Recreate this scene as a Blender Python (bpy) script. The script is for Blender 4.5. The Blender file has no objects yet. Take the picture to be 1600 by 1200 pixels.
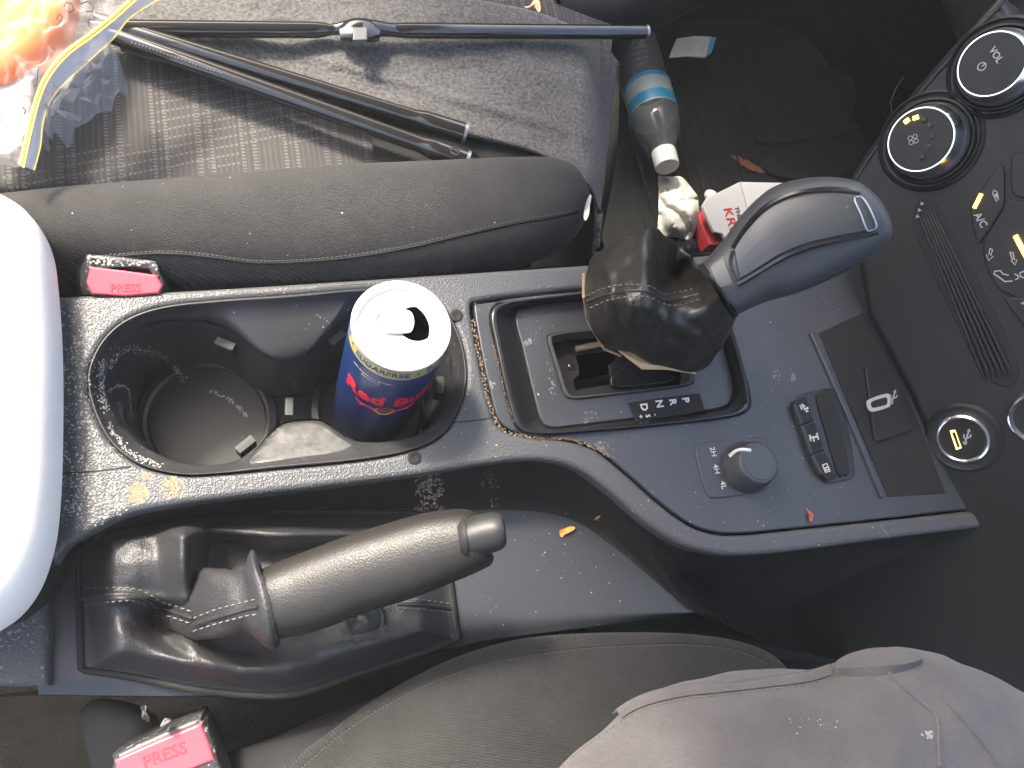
import bpy, bmesh, math, random
from mathutils import Vector, Matrix, noise
from mathutils.bvhtree import BVHTree
from mathutils.geometry import tessellate_polygon
rnd = random.Random(7)
sc = bpy.context.scene
col = sc.collection
R = math.radians

# ------------------------------------------------------------------ camera, sky, sun, exposure
FPX, CAMH = 1186.0, 0.42                       # focal length in pixels of a 1600 px wide picture, height over the console
C = Vector((0, 0, CAMH))
zd = Vector((-340, 400, 1186)).normalized()    # straight down as the lens sees it
xa = Vector((3670, -400, 1186)); xa = (xa - xa.dot(zd) * zd).normalized()
za = -zd
ya = za.cross(xa)
cam = bpy.data.objects.new('camera', bpy.data.cameras.new('camera'))
col.objects.link(cam)
m = Matrix(((xa.x, -xa.y, -xa.z), (ya.x, -ya.y, -ya.z), (za.x, -za.y, -za.z))).to_4x4()
cam.matrix_world = Matrix.Translation(C) @ m
cam.data.sensor_width = 36; cam.data.lens = 36 * FPX / 1600
cam.data.clip_start = 0.01; cam.data.clip_end = 500
sc.camera = cam

SUN = Vector((-0.35, 0.60, 0.80)).normalized()
w = bpy.data.worlds.new('World'); sc.world = w; w.use_nodes = True
nt = w.node_tree
sky = nt.nodes.new('ShaderNodeTexSky'); sky.sky_type = 'NISHITA'; sky.sun_disc = False
sky.sun_elevation = math.asin(SUN.z); sky.sun_rotation = math.atan2(SUN.x, SUN.y)
sky.air_density = 1.0; sky.dust_density = 6.0; sky.ozone_density = 0.6
nt.links.new(sky.outputs[0], nt.nodes['Background'].inputs[0])
nt.nodes['Background'].inputs[1].default_value = 0.15
sl = bpy.data.lights.new('sun', 'SUN'); sl.energy = 2.2; sl.angle = R(8); sl.color = (1, .93, .82)
so = bpy.data.objects.new('sun', sl); col.objects.link(so)
so.rotation_euler = SUN.to_track_quat('Z', 'Y').to_euler()
sc.view_settings.view_transform = 'Standard'; sc.view_settings.look = 'None'
sc.view_settings.exposure = 2.5; sc.view_settings.gamma = 1

# ------------------------------------------------------------------ layout helpers
def ray(px, py):
    d = Vector((px - 800, py - 600, FPX))
    return Vector((d.dot(xa), d.dot(ya), d.dot(za)))
def W(px, py, z=0.0):
    r = ray(px, py); return C + r * ((z - CAMH) / r.z)
class Frame:                                   # a flat working plane: u right, v up, n out
    def __init__(s, o, u, v):
        s.o = Vector(o); s.u = Vector(u).normalized(); v = Vector(v)
        s.v = (v - v.dot(s.u) * s.u).normalized(); s.n = s.u.cross(s.v)
    def px(s, px, py, h=0.0):
        r = ray(px, py); t = ((s.o + s.n * h) - C).dot(s.n) / r.dot(s.n); p = C + r * t - s.o
        return Vector((p.dot(s.u), p.dot(s.v)))
    def w(s, a, b, h=0.0): return s.o + s.u * a + s.v * b + s.n * h
def flat(z): return Frame((0, 0, z), (1, 0, 0), (0, 1, 0))
def cr(p0, p1, p2, p3, t):
    return 0.5 * ((2*p1) + (p2-p0)*t + (2*p0-5*p1+4*p2-p3)*t*t + (3*p1-p0-3*p2+p3)*t*t*t)
def smooth(pts, n=6, closed=False):
    P = [Vector(p) for p in pts]; N = len(P); out = []
    for i in range(N if closed else N-1):
        if closed: a, b, c, d = P[(i-1) % N], P[i], P[(i+1) % N], P[(i+2) % N]
        else: a, b, c, d = P[max(i-1, 0)], P[i], P[i+1], P[min(i+2, N-1)]
        for k in range(n): out.append(cr(a, b, c, d, k/n))
    if not closed: out.append(P[-1].copy())
    return out
def resample(P, n, closed=False):
    P = [Vector(p) for p in P]
    if closed: P = P + [P[0]]
    L = [0]
    for a, b in zip(P, P[1:]): L.append(L[-1] + (b-a).length)
    out = []; j = 0; N = n if closed else n-1
    for i in range(n):
        s = L[-1]*i/N
        while j < len(P)-2 and L[j+1] < s: j += 1
        f = (s-L[j])/max(L[j+1]-L[j], 1e-9); out.append(P[j].lerp(P[j+1], min(max(f, 0), 1)))
    return out
def fbm(p, s, o=3): return noise.fractal(Vector(p)*s, 1.0, 2.0, o)
def G(x, y, cx, cy, sx, sy, a=0):
    dx, dy = x-cx, y-cy; ca, sa = math.cos(a), math.sin(a)
    X, Y = dx*ca+dy*sa, -dx*sa+dy*ca
    return math.exp(-(X/sx)**2-(Y/sy)**2)

# ------------------------------------------------------------------ object helpers
def thing(name, label, cat, loc, group=None, kind=None):
    o = bpy.data.objects.new(name, None); o.empty_display_size = .02; col.objects.link(o); o.location = loc
    tag(o, label, cat, group, kind); return o
def tag(o, label=None, cat=None, group=None, kind=None):
    if label: o['label'] = label
    if cat: o['category'] = cat
    if group: o['group'] = group
    if kind: o['kind'] = kind
    return o
def wpos(o):
    p = Vector((0, 0, 0))
    while o is not None:
        p += o.location; o = o.parent
    return p
def setparent(o, parent):
    o.parent = parent; o.matrix_parent_inverse = Matrix.Translation(-parentworld(parent))
def parentworld(p):
    return p.location.copy() if p.parent is None else Vector(p.get('_w', (0, 0, 0)))
def mesh(name, V, Fc, mat, parent=None, sharp=40, mods=0):
    me = bpy.data.meshes.new(name); me.from_pydata([tuple(v) for v in V], [], Fc)
    bm = bmesh.new(); bm.from_mesh(me); bmesh.ops.recalc_face_normals(bm, faces=bm.faces); bm.to_mesh(me); bm.free()
    me.shade_smooth()
    if sharp: me.set_sharp_from_angle(angle=R(sharp))
    me.materials.append(mat)
    o = bpy.data.objects.new(name, me); col.objects.link(o)
    if parent is not None:
        o.parent = parent
        # part meshes are kept in world coordinates
        if parent.parent is None: o.matrix_parent_inverse = Matrix.Translation(-parent.location)
    return o
def area2(P): return sum(P[i].x*P[(i+1) % len(P)].y - P[(i+1) % len(P)].x*P[i].y for i in range(len(P)))/2
def offset(P, d):                              # d > 0 moves every point to the left of travel
    out = []; n = len(P)
    for i in range(n):
        a, b, c = P[i-1], P[i], P[(i+1) % n]
        t1 = (b-a); t2 = (c-b)
        if t1.length < 1e-9: t1 = t2
        if t2.length < 1e-9: t2 = t1
        n1 = Vector((-t1.y, t1.x)).normalized(); n2 = Vector((-t2.y, t2.x)).normalized()
        mm = (n1+n2); mm = mm.normalized() if mm.length > 1e-6 else n1
        out.append(b + mm*d/max(mm.dot(n1), .5))
    return out
def plate(name, fr, loops, mat, parent=None, h=0.0, t=.003, b=.001, n=6, sm=True, segs=3, dense=None, px=True, zf=None):
    """flat plate with rounded edges; loops[0] is the outline, the rest are holes, given in picture pixels on the plane"""
    V = []; Fc = []; caps = []; L2 = []
    for k, lp in enumerate(loops):
        P = [fr.px(p[0], p[1], h) for p in lp] if px else [Vector((p[0], p[1])) for p in lp]
        P = smooth(P, n, True) if sm else P
        if dense: P = resample(P, dense, True)
        ccw = area2(P) > 0
        if (k == 0) != ccw: P.reverse()
        L2.append(P)
    for P in L2:
        prof = [(0, -t), (0, -b)] + [(b*(1-math.cos(a)), -b+b*math.sin(a)) for a in [math.pi/2*i/segs for i in range(1, segs+1)]] + [(b+.0003, 0)]
        base = len(V); N = len(P)
        for (ins, dz) in prof:
            for q in offset(P, ins): V.append(fr.w(q.x, q.y, h+dz))
        for r in range(len(prof)-1):
            for i in range(N):
                j = (i+1) % N
                Fc.append((base+r*N+i, base+r*N+j, base+(r+1)*N+j, base+(r+1)*N+i))
        caps.append((base+(len(prof)-1)*N, N, offset(P, b+.0003)))
    idx = []; loops3 = []
    for (b0, N, Q) in caps:
        loops3.append([Vector((q.x, q.y, 0)) for q in Q]); idx += [b0+i for i in range(N)]
    for tri in tessellate_polygon(loops3): Fc.append(tuple(idx[i] for i in tri))
    return mesh(name, V, Fc, mat, parent)
def gridmesh(name, rows, mat, parent=None, closed=False, capends=False, sharp=60):
    """rows of points -> surface"""
    V = [p for r in rows for p in r]; n = len(rows[0]); Fc = []
    for i in range(len(rows)-1):
        for j in range(n if closed else n-1):
            k = (j+1) % n; Fc.append((i*n+j, i*n+k, (i+1)*n+k, (i+1)*n+j))
    if capends: Fc += [tuple(range(n))[::-1], tuple((len(rows)-1)*n+j for j in range(n))]
    return mesh(name, V, Fc, mat, parent, sharp)
def patch(name, ctrl, mat, parent=None, closed=False, sub=6, disp=None, sharp=0):
    """control grid of (px,py,z) -> smooth surface through the points"""
    rows = [[W(*p) for p in r] for r in ctrl]
    rows = [smooth(r, sub, closed) for r in rows]
    cols = [smooth([r[j] for r in rows], sub) for j in range(len(rows[0]))]
    rows = [[c[i] for c in cols] for i in range(len(cols[0]))]
    if disp: rows = [[p+disp(p) for p in r] for r in rows]
    return gridmesh(name, rows, mat, parent, closed, False, sharp)
def ruled(name, A, B, mat, parent=None, nu=60, nv=20, zf=None, sharp=0, disp=None):
    """surface between two picture-plane curves A and B (px,py); zf(u,v,px,py) gives the height"""
    A = resample(smooth([Vector(p) for p in A], 8), nu); B = resample(smooth([Vector(p) for p in B], 8), nu)
    rows = []
    for j in range(nv):
        v = j/(nv-1); r = []
        for i in range(nu):
            q = A[i].lerp(B[i], v); z = zf(i/(nu-1), v, q.x, q.y) if zf else (q.z if len(q) > 2 else 0)
            p = W(q.x, q.y, z); r.append(p + disp(p) if disp else p)
        rows.append(r)
    return gridmesh(name, rows, mat, parent, False, False, sharp)
def sil(name, rings, mat, parent=None, nphi=28, ex=2.0, sub=5, cap=True, disp=None, sharp=50):
    """solid of rounded cross-section; each ring is ((px,py) of one edge, (px,py) of the other, z, half depth)"""
    cr_ = []
    for (a, b, z, hz) in rings:
        A, B = W(a[0], a[1], z), W(b[0], b[1], z); M = (A+B)/2
        cr_.append((M, (A-B)/2, (C-M).normalized()*hz))
    mids = smooth([c[0] for c in cr_], sub); hs = smooth([c[1] for c in cr_], sub); ns = smooth([c[2] for c in cr_], sub)
    rows = []
    for M, h, nn in zip(mids, hs, ns):
        nn = nn - h*(nn.dot(h)/max(h.length_squared, 1e-12)); r = []
        for k in range(nphi):
            f = 2*math.pi*k/nphi; c_, s_ = math.cos(f), math.sin(f)
            e = 2/ex
            p = M + h*(math.copysign(abs(c_)**e, c_)) + nn*(math.copysign(abs(s_)**e, s_)); r.append(p+disp(p) if disp else p)
        rows.append(r)
    return gridmesh(name, rows, mat, parent, True, cap, sharp)
def tube(name, P, r, mat, parent=None, seg=8, caps=True):
    P = [Vector(p) for p in P]; rows = []
    up = Vector((0, 0, 1))
    for i, p in enumerate(P):
        t = (P[min(i+1, len(P)-1)]-P[max(i-1, 0)]).normalized()
        a = t.cross(up); a = a.normalized() if a.length > 1e-4 else Vector((1, 0, 0)); b = a.cross(t)
        rr = r(i/(len(P)-1)) if callable(r) else r
        rows.append([p + a*rr*math.cos(2*math.pi*k/seg) + b*rr*math.sin(2*math.pi*k/seg) for k in range(seg)])
    return gridmesh(name, rows, mat, parent, True, caps, 50)
def lathe(name, o, ax, prof, mat, parent=None, seg=40, sharp=35, cap=True):
    """prof: (radius, height along the axis)"""
    ax = Vector(ax).normalized(); u = ax.cross(Vector((0, 0, 1)))
    u = u.normalized() if u.length > 1e-3 else Vector((1, 0, 0)); v = ax.cross(u)
    rows = [[Vector(o)+ax*h+(u*math.cos(2*math.pi*k/seg)+v*math.sin(2*math.pi*k/seg))*r for k in range(seg)] for r, h in prof]
    return gridmesh(name, rows, mat, parent, True, cap, sharp)
def text(name, s, fr, a, b, size, mat, parent=None, h=.0002, rot=0.0, bold=0.0, sx=1.0, depth=.00025, wrap=None):
    cu = bpy.data.curves.new(name, 'FONT'); cu.body = s; cu.size = size; cu.align_x = 'CENTER'; cu.align_y = 'CENTER'
    cu.resolution_u = 3; cu.offset = bold; cu.extrude = depth/2
    o = bpy.data.objects.new(name, cu); col.objects.link(o)
    dg = bpy.context.evaluated_depsgraph_get(); me0 = bpy.data.meshes.new_from_object(o.evaluated_get(dg))
    V = [v.co.copy() for v in me0.vertices]; Fc = [tuple(p.vertices) for p in me0.polygons]
    bpy.data.objects.remove(o); bpy.data.meshes.remove(me0)
    ca, sa = math.cos(rot), math.sin(rot); out = []
    for q in V:
        x, y = q.x*sx, q.y; x, y = x*ca-y*sa, x*sa+y*ca
        out.append(wrap(x, y, q.z+depth/2+h) if wrap else fr.w(a+x, b+y, q.z+depth/2+h))
    return mesh(name, out, Fc, mat, parent, 30)
def bvh(*objs):
    V = []; P = []
    for o in objs:
        k = len(V); V += [v.co.copy() for v in o.data.vertices]; P += [tuple(i+k for i in p.vertices) for p in o.data.polygons]
    return BVHTree.FromPolygons(V, P)
def hit(tree, px, py):
    r = ray(px, py).normalized(); p, n_, i, d = tree.ray_cast(C, r)
    if p is None: return None, None
    if n_.dot(r) > 0: n_ = -n_
    return p, n_
def decal(name, tree, A, B, mat, parent, off=.001, nu=30, nv=12, edge=.25):
    """thin raised piece that follows the surface below it"""
    A = resample(smooth([Vector(p) for p in A], 6), nu); B = resample(smooth([Vector(p) for p in B], 6), nu); rows = []
    for j in range(nv):
        v = j/(nv-1); r = []
        for i in range(nu):
            q = A[i].lerp(B[i], v); p, n_ = hit(tree, q.x, q.y)
            if p is None: p = r[-1] if r else W(q.x, q.y, 0); r.append(p.copy()); continue
            u = i/(nu-1); e = min(u, 1-u)*nu/2.0; g = min(v, 1-v)*nv/2.0
            r.append(p + n_*(off if min(e, g) > .45 else -off*.5))
        rows.append(r)
    return gridmesh(name, rows, mat, parent, False, False, 40)
def on_line(tree, pts, off=.0004, n=4, step=None):
    P = smooth([Vector(p) for p in pts], n); out = []
    if step: P = resample(P, step)
    for q in P:
        p, n_ = hit(tree, q.x, q.y)
        if p is not None: out.append(p+n_*off)
    return out
def seam(name, tree, pts, r, mat, parent, off=.0002):
    L = on_line(tree, pts, off, step=40)
    return tube(name, L, r, mat, parent, 6) if len(L) > 2 else None
def stitches(name, tree, pts, mat, parent, count, r=.00045, duty=.62):
    """a row of thread stitches joined in one mesh"""
    P = smooth([Vector(p) for p in pts], 10); P = resample(P, count*4+1); V = []; Fc = []
    for k in range(count):
        L = []
        for q in (P[k*4], P[k*4].lerp(P[k*4+4], duty/2), P[k*4].lerp(P[k*4+4], duty)):
            p, n_ = hit(tree, q.x, q.y)
            if p is None: break
            L.append((p, n_))
        if len(L) < 3: continue
        t = (L[2][0]-L[0][0]).normalized(); s = t.cross(L[1][1]).normalized(); b0 = len(V)
        for (p, n_), f, lift in zip(L, (.5, 1, .5), (0, .0006, 0)):
            for a in range(4):
                an = math.pi/2*a; V.append(p+n_*(lift+math.sin(an)*r*f)+s*math.cos(an)*r*f)
        for i in range(2):
            for a in range(4): Fc.append((b0+i*4+a, b0+i*4+(a+1) % 4, b0+i*4+4+(a+1) % 4, b0+i*4+4+a))
    o = mesh(name, V, Fc, mat, parent, 0); o['kind'] = 'stuff'; return o
def blob(V, Fc, p, n_, r, hgt, seg=6):
    u = n_.orthogonal().normalized(); v = n_.cross(u); b0 = len(V); a0 = rnd.random()*6
    for k in range(seg):
        a = a0+2*math.pi*k/seg; q = r*rnd.uniform(.55, 1.3); V.append(p+(u*math.cos(a)+v*math.sin(a))*q)
    V.append(p+n_*hgt)
    for k in range(seg): Fc.append((b0+k, b0+(k+1) % seg, b0+seg))
def crumbs(name, tree, region, count, rr, mat, parent, hgt=.5, dens=None):
    """many irregular specks lying on a surface"""
    V = []; Fc = []; x0, y0, x1, y1 = region; k = 0; tries = 0
    while k < count and tries < count*20:
        tries += 1; x, y = rnd.uniform(x0, x1), rnd.uniform(y0, y1)
        if dens and rnd.random() > dens(x, y): continue
        p, n_ = hit(tree, x, y)
        if p is None: continue
        r = rr[0]*(rr[1]/rr[0])**(rnd.random()**2); blob(V, Fc, p, n_, r, r*hgt, 5); k += 1
    o = mesh(name, V, Fc, mat, parent, 0); o['kind'] = 'stuff'; return o
def leafy(name, tree, outline, mat, parent=None, lift=.001, curl=.002, th=.0004, zd0=0.0):
    """thin curled flake lying on a surface"""
    P = resample(smooth([Vector(p) for p in outline], 4, True), 18, True); c = sum(P, Vector((0, 0)))/len(P); V = []; Fc = []
    ring = []
    for side in (0, 1):
        for f in (1.0, .5):
            for q in P:
                qq = c.lerp(q, f); p, n_ = hit(tree, qq.x, qq.y) if tree else (None, None)
                if p is None: p, n_ = W(qq.x, qq.y, zd0), Vector((0, 0, 1))
                d = (q-c).length; V.append(p+n_*(lift+curl*f*(.5+.5*math.sin(qq.x*.3+qq.y*.21))-side*th))
        p, n_ = hit(tree, c.x, c.y) if tree else (None, None)
        if p is None: p, n_ = W(c.x, c.y, zd0), Vector((0, 0, 1))
        V.append(p+n_*(lift-side*th))
    n = len(P)
    for s in (0, 1):
        b = s*(2*n+1)
        for i in range(n):
            j = (i+1) % n; Fc += [(b+i, b+j, b+n+j, b+n+i), (b+n+i, b+n+j, b+2*n)]
    for i in range(n): Fc.append((i, (i+1) % n, 2*n+1+(i+1) % n, 2*n+1+i))
    return mesh(name, V, Fc, mat, parent, 60)

# ------------------------------------------------------------------ materials
def mat(name, base, rough=.5, metal=0, spec=.5, grain=None, grain2=None, var=None, dust=None, trans=0, ior=1.45, emit=None, alpha=1, sheen=0, coat=0, sss=0):
    """grain: (kind, scale, strength); var: (scale, amount); dust: (scale, threshold, colour)"""
    M = bpy.data.materials.new(name); M.use_nodes = True; t = M.node_tree; N = t.nodes; Lk = t.links
    B = N['Principled BSDF']; B.inputs['Base Color'].default_value = (*base, 1); B.inputs['Roughness'].default_value = rough
    B.inputs['Metallic'].default_value = metal; B.inputs['Specular IOR Level'].default_value = spec; B.inputs['IOR'].default_value = ior
    B.inputs['Transmission Weight'].default_value = trans; B.inputs['Alpha'].default_value = alpha
    B.inputs['Sheen Weight'].default_value = sheen; B.inputs['Coat Weight'].default_value = coat
    if sss: B.inputs['Subsurface Weight'].default_value = sss; B.inputs['Subsurface Radius'].default_value = (.004, .002, .001)
    if emit: B.inputs['Emission Color'].default_value = (*emit[:3], 1); B.inputs['Emission Strength'].default_value = emit[3]
    tc = N.new('ShaderNodeTexCoord'); co = tc.outputs['Object']; colr = None
    def nz(scale, detail=3): 
        n_ = N.new('ShaderNodeTexNoise'); n_.inputs['Scale'].default_value = scale; n_.inputs['Detail'].default_value = detail; Lk.new(co, n_.inputs['Vector']); return n_
    if var:
        n_ = nz(var[0], 4); r = N.new('ShaderNodeValToRGB'); a = var[1]
        r.color_ramp.elements[0].position = .3; r.color_ramp.elements[1].position = .7
        r.color_ramp.elements[0].color = (*[c*(1-a) for c in base], 1); r.color_ramp.elements[1].color = (*[min(c*(1+a), 1) for c in base], 1)
        Lk.new(n_.outputs['Fac'], r.inputs[0]); colr = r.outputs[0]
    fac = None
    if dust:
        n_ = nz(dust[0], 6); n2 = nz(dust[0]*.06, 3)
        r = N.new('ShaderNodeMapRange'); r.inputs[1].default_value = dust[1]; r.inputs[2].default_value = dust[1]+.06
        ad = N.new('ShaderNodeMath'); ad.operation = 'MULTIPLY_ADD'; ad.inputs[1].default_value = .35
        Lk.new(n2.outputs['Fac'], ad.inputs[0]); Lk.new(n_.outputs['Fac'], ad.inputs[2])
        sb = N.new('ShaderNodeMath'); sb.operation = 'SUBTRACT'; sb.inputs[1].default_value = .175; Lk.new(ad.outputs[0], sb.inputs[0])
        Lk.new(sb.outputs[0], r.inputs[0])
        ml = N.new('ShaderNodeMath'); ml.operation = 'MULTIPLY'; ml.inputs[1].default_value = dust[3] if len(dust) > 3 else .6; Lk.new(r.outputs[0], ml.inputs[0])
        mx = N.new('ShaderNodeMix'); mx.data_type = 'RGBA'; Lk.new(ml.outputs[0], mx.inputs[0])
        if colr: Lk.new(colr, mx.inputs[6])
        else: mx.inputs[6].default_value = (*base, 1)
        mx.inputs[7].default_value = (*dust[2], 1); colr = mx.outputs[2]
        rr = N.new('ShaderNodeMapRange'); rr.inputs[3].default_value = rough; rr.inputs[4].default_value = .9; Lk.new(ml.outputs[0], rr.inputs[0]); Lk.new(rr.outputs[0], B.inputs['Roughness'])
    elif rough > .12 and not trans:
        n_ = nz(90, 4); rr = N.new('ShaderNodeMapRange'); rr.inputs[3].default_value = rough*.82; rr.inputs[4].default_value = min(rough*1.18, 1); Lk.new(n_.outputs['Fac'], rr.inputs[0]); Lk.new(rr.outputs[0], B.inputs['Roughness'])
    if colr: Lk.new(colr, B.inputs['Base Color'])
    prev = None
    for g in (grain, grain2):
        if not g: continue
        if g[0] == 'leather':
            v = N.new('ShaderNodeTexVoronoi'); v.feature = 'F1'; v.inputs['Scale'].default_value = g[1]; h = v.outputs['Distance']
            d = nz(g[1]*.6, 2); ad = N.new('ShaderNodeVectorMath'); ad.operation = 'MULTIPLY_ADD'; ad.inputs[1].default_value = (.0016,)*3
            Lk.new(d.outputs['Color'], ad.inputs[0]); Lk.new(co, ad.inputs[2]); Lk.new(ad.outputs[0], v.inputs['Vector'])
        elif g[0] == 'noise': h = nz(g[1], 5).outputs['Fac']
        elif g[0] == 'weave':
            mp = N.new('ShaderNodeMapping'); mp.inputs['Rotation'].default_value = (0, 0, .35); Lk.new(co, mp.inputs[0])
            k = N.new('ShaderNodeTexBrick'); k.inputs['Scale'].default_value = g[1]; k.inputs['Mortar Size'].default_value = .05; k.inputs['Mortar Smooth'].default_value = 1
            k.inputs['Brick Width'].default_value = .7; k.inputs['Row Height'].default_value = .42
            Lk.new(mp.outputs[0], k.inputs['Vector']); k.inputs['Color1'].default_value = (.8,)*3+(1,); k.inputs['Color2'].default_value = (1,)*3+(1,); k.inputs['Mortar'].default_value = (0,)*3+(1,); h = k.outputs['Color']
            mx = N.new('ShaderNodeMix'); mx.data_type = 'RGBA'; Lk.new(k.outputs['Color'], mx.inputs[0])
            mx.inputs[6].default_value = (*[c*.2 for c in base], 1)
            if colr: Lk.new(colr, mx.inputs[7])
            else: mx.inputs[7].default_value = (*[c*1.15 for c in base], 1)
            colr = mx.outputs[2]; Lk.new(colr, B.inputs['Base Color'])
        bp = N.new('ShaderNodeBump'); bp.inputs['Strength'].default_value = g[2]; bp.inputs['Distance'].default_value = g[3] if len(g) > 3 else .0006
        Lk.new(h, bp.inputs['Height'])
        if prev: Lk.new(prev, bp.inputs['Normal'])
        prev = bp.outputs[0]
    if prev: Lk.new(prev, B.inputs['Normal'])
    return M
DUST = (.42, .40, .36)
M = {}
M['grain'] = mat('grained_black_plastic', (.052, .054, .056), .43, grain=('leather', 850, .5, .0006), dust=(900, .68, DUST, .5))
M['grain_dusty'] = mat('dusty_grained_black_plastic', (.06, .06, .06), .6, grain=('leather', 850, .5, .0006), dust=(500, .60, DUST, .4))
M['panel'] = mat('satin_black_panel', (.034, .037, .041), .37, grain=('noise', 1500, .08, .0004), dust=(700, .72, DUST, .45), var=(30, .12))
M['deck'] = mat('black_deck_plastic', (.030, .033, .037), .42, grain=('noise', 900, .25, .0005), dust=(900, .74, DUST, .4))
M['dark'] = mat('dark_plastic', (.011, .0107, .010), .65, spec=.3, grain=('noise', 900, .2, .0004))
M['gloss'] = mat('glossy_black_plastic', (.012, .012, .013), .22, dust=(900, .76, DUST, .3))
M['liner'] = mat('cup_holder_plastic', (.026, .026, .027), .36, dust=(500, .70, DUST, .5), grain=('noise', 900, .1, .0003))
M['rubber'] = mat('grey_rubber', (.020, .021, .022), .6)
M['cupfloor'] = mat('cup_floor_plastic', (.014, .0145, .015), .38, dust=(300, .74, DUST, .3))
M['black'] = mat('deep_black', (.006, .006, .006), .7)
M['leather'] = mat('black_leather', (.018, .018, .019), .50, grain=('leather', 900, .35, .0006), grain2=('noise', 120, .25, .002), dust=(500, .75, DUST, .35), spec=.6)
M['leather_brown'] = mat('worn_black_leather', (.017, .0145, .0115), .36, grain=('leather', 1000, .25, .0005), grain2=('noise', 90, .3, .002), dust=(260, .70, (.16, .11, .07), .5), spec=.6)
M['brake_button'] = mat('worn_button_plastic', (.022, .0215, .020), .46, var=(200, .2))
M['grip'] = mat('worn_grip', (.0155, .014, .012), .42, grain=('leather', 1300, .35, .0004))
M['window'] = mat('collar_window', (.09, .09, .088), .5)
M['knob'] = mat('knob_black', (.034, .035, .037), .46, grain=('leather', 1300, .2, .0003), dust=(600, .74, DUST, .3))
M['insert'] = mat('knob_insert', (.044, .046, .048), .40, grain=('noise', 800, .2, .0004), dust=(500, .70, DUST, .4))
M['skirt_grey'] = mat('satin_grey_knob_skirt', (.10, .10, .10), .4, metal=.5)
M['rim_grey'] = mat('worn_grey_rim', (.045, .045, .045), .5)
M['silver'] = mat('satin_silver', (.30, .31, .32), .35, metal=.8)
M['chrome'] = mat('chrome', (.92, .92, .92), .20, metal=1)
M['alu'] = mat('can_aluminium', (.80, .80, .81), .36, metal=.75)
M['thread'] = mat('grey_thread', (.12, .11, .10), .9)
M['thread_dark'] = mat('dark_thread', (.09, .085, .08), .9)
M['white'] = mat('white_print', (.5, .51, .51), .6)
M['grey_print'] = mat('grey_print', (.30, .30, .29), .6)
M['led'] = mat('amber_led', (.9, .45, .05), .4, emit=(1, .42, .04, 3.0))
M['led_dim'] = mat('amber_port_light', (.7, .35, .1), .4, emit=(1, .45, .12, 1.2))
M['can_blue'] = mat('can_blue', (.012, .034, .13), .28, metal=.35, coat=.3, dust=(500, .77, DUST, .3))
M['can_gold'] = mat('can_gold_band', (.55, .46, .16), .32, metal=.5)
M['can_text'] = mat('can_band_lettering', (.03, .06, .16), .4)
M['can_red'] = mat('can_red_print', (.66, .02, .04), .35)
M['can_yellow'] = mat('can_yellow_print', (.8, .55, .03), .35)
M['red'] = mat('red_buckle_plastic', (.62, .065, .085), .42, grain=('noise', 600, .05, .0003))
M['red_text'] = mat('embossed_red', (.46, .04, .055), .5)
M['buckle'] = mat('buckle_black', (.03, .031, .033), .45, dust=(400, .60, DUST, .7))
M['fabric'] = mat('black_woven_fabric', (.036, .035, .033), .95, spec=.15, grain=('weave', 330, 1.0, .002), sheen=.08, var=(40, .15))
M['fabric2'] = mat('charcoal_woven_fabric', (.023, .0235, .0225), .95, spec=.15, grain=('weave', 310, 1.0, .002), sheen=.06, var=(40, .15))
M['felt'] = mat('marled_felt', (.058, .055, .051), .95, grain=('noise', 700, .6, .002), var=(420, .62), sheen=.15)
M['tube'] = mat('black_enamel_tube', (.016, .014, .012), .11, spec=1.0)
M['pants'] = mat('mauve_grey_cotton', (.090, .083, .081), .92, grain=('weave', 900, .35, .0005), grain2=('noise', 60, .2, .002), var=(14, .32), sheen=.1)
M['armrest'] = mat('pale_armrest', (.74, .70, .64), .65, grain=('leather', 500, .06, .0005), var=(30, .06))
M['skirt'] = mat('seat_skirt_plastic', (.016, .017, .018), .8, spec=.2, grain=('noise', 900, .2, .0004))
M['carpet'] = mat('dark_carpet', (.0055, .0055, .005), .95, spec=.05, grain=('noise', 500, .6, .003), var=(60, .3))
M['headliner'] = mat('headliner', (.42, .41, .39), .95, grain=('noise', 500, .4, .001))
M['matrub'] = mat('rubber_mat', (.011, .0115, .0105), .8, spec=.25, grain=('noise', 300, .2, .001))
M['dash'] = mat('dash_plastic', (.016, .0175, .0165), .55, grain=('leather', 700, .3, .0006))
M['stack'] = mat('stack_plastic', (.0095, .0093, .0088), .5, spec=.35, grain=('noise', 900, .1, .0003))
M['dustfilm'] = mat('dust_film', (.050, .049, .045), .5, var=(160, .5), grain=('noise', 700, .3, .0005))
M['crumb'] = mat('pale_crumbs', (.30, .285, .26), .9)
M['mud_pale'] = mat('pale_dried_drink', (.34, .29, .21), .95, var=(700, .35))
M['mud'] = mat('dried_mud', (.17, .135, .085), .95, var=(700, .35))
M['mud_dark'] = mat('brown_grime', (.19, .13, .085), .95, var=(700, .4))
M['leaf'] = mat('orange_leaf', (.55, .22, .05), .7, var=(300, .3))
M['leaf_red'] = mat('red_brown_leaf', (.42, .10, .05), .7, var=(300, .3))
M['leaf_dull'] = mat('dull_brown_leaf', (.16, .06, .035), .8, var=(300, .3))
M['paper'] = mat('white_paper', (.40, .385, .34), .85, grain=('noise', 180, .3, .002))
M['carton'] = mat('pale_carton', (.33, .33, .335), .6)
M['carton_red'] = mat('red_carton', (.30, .018, .025), .6)
M['receipt'] = mat('dark_printed_paper', (.03, .03, .03), .7)
M['pet'] = mat('clear_bottle', (.14, .145, .145), .06, alpha=.24, spec=1.0)
M['bottle_label'] = mat('bottle_label', (.16, .19, .20), .4)
M['bottle_blue'] = mat('bottle_blue', (.01, .11, .20), .35)
M['cap'] = mat('white_cap', (.32, .325, .32), .5)
M['bag'] = mat('clear_film', (.5, .5, .51), .10, alpha=.34, spec=1.0)
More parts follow.
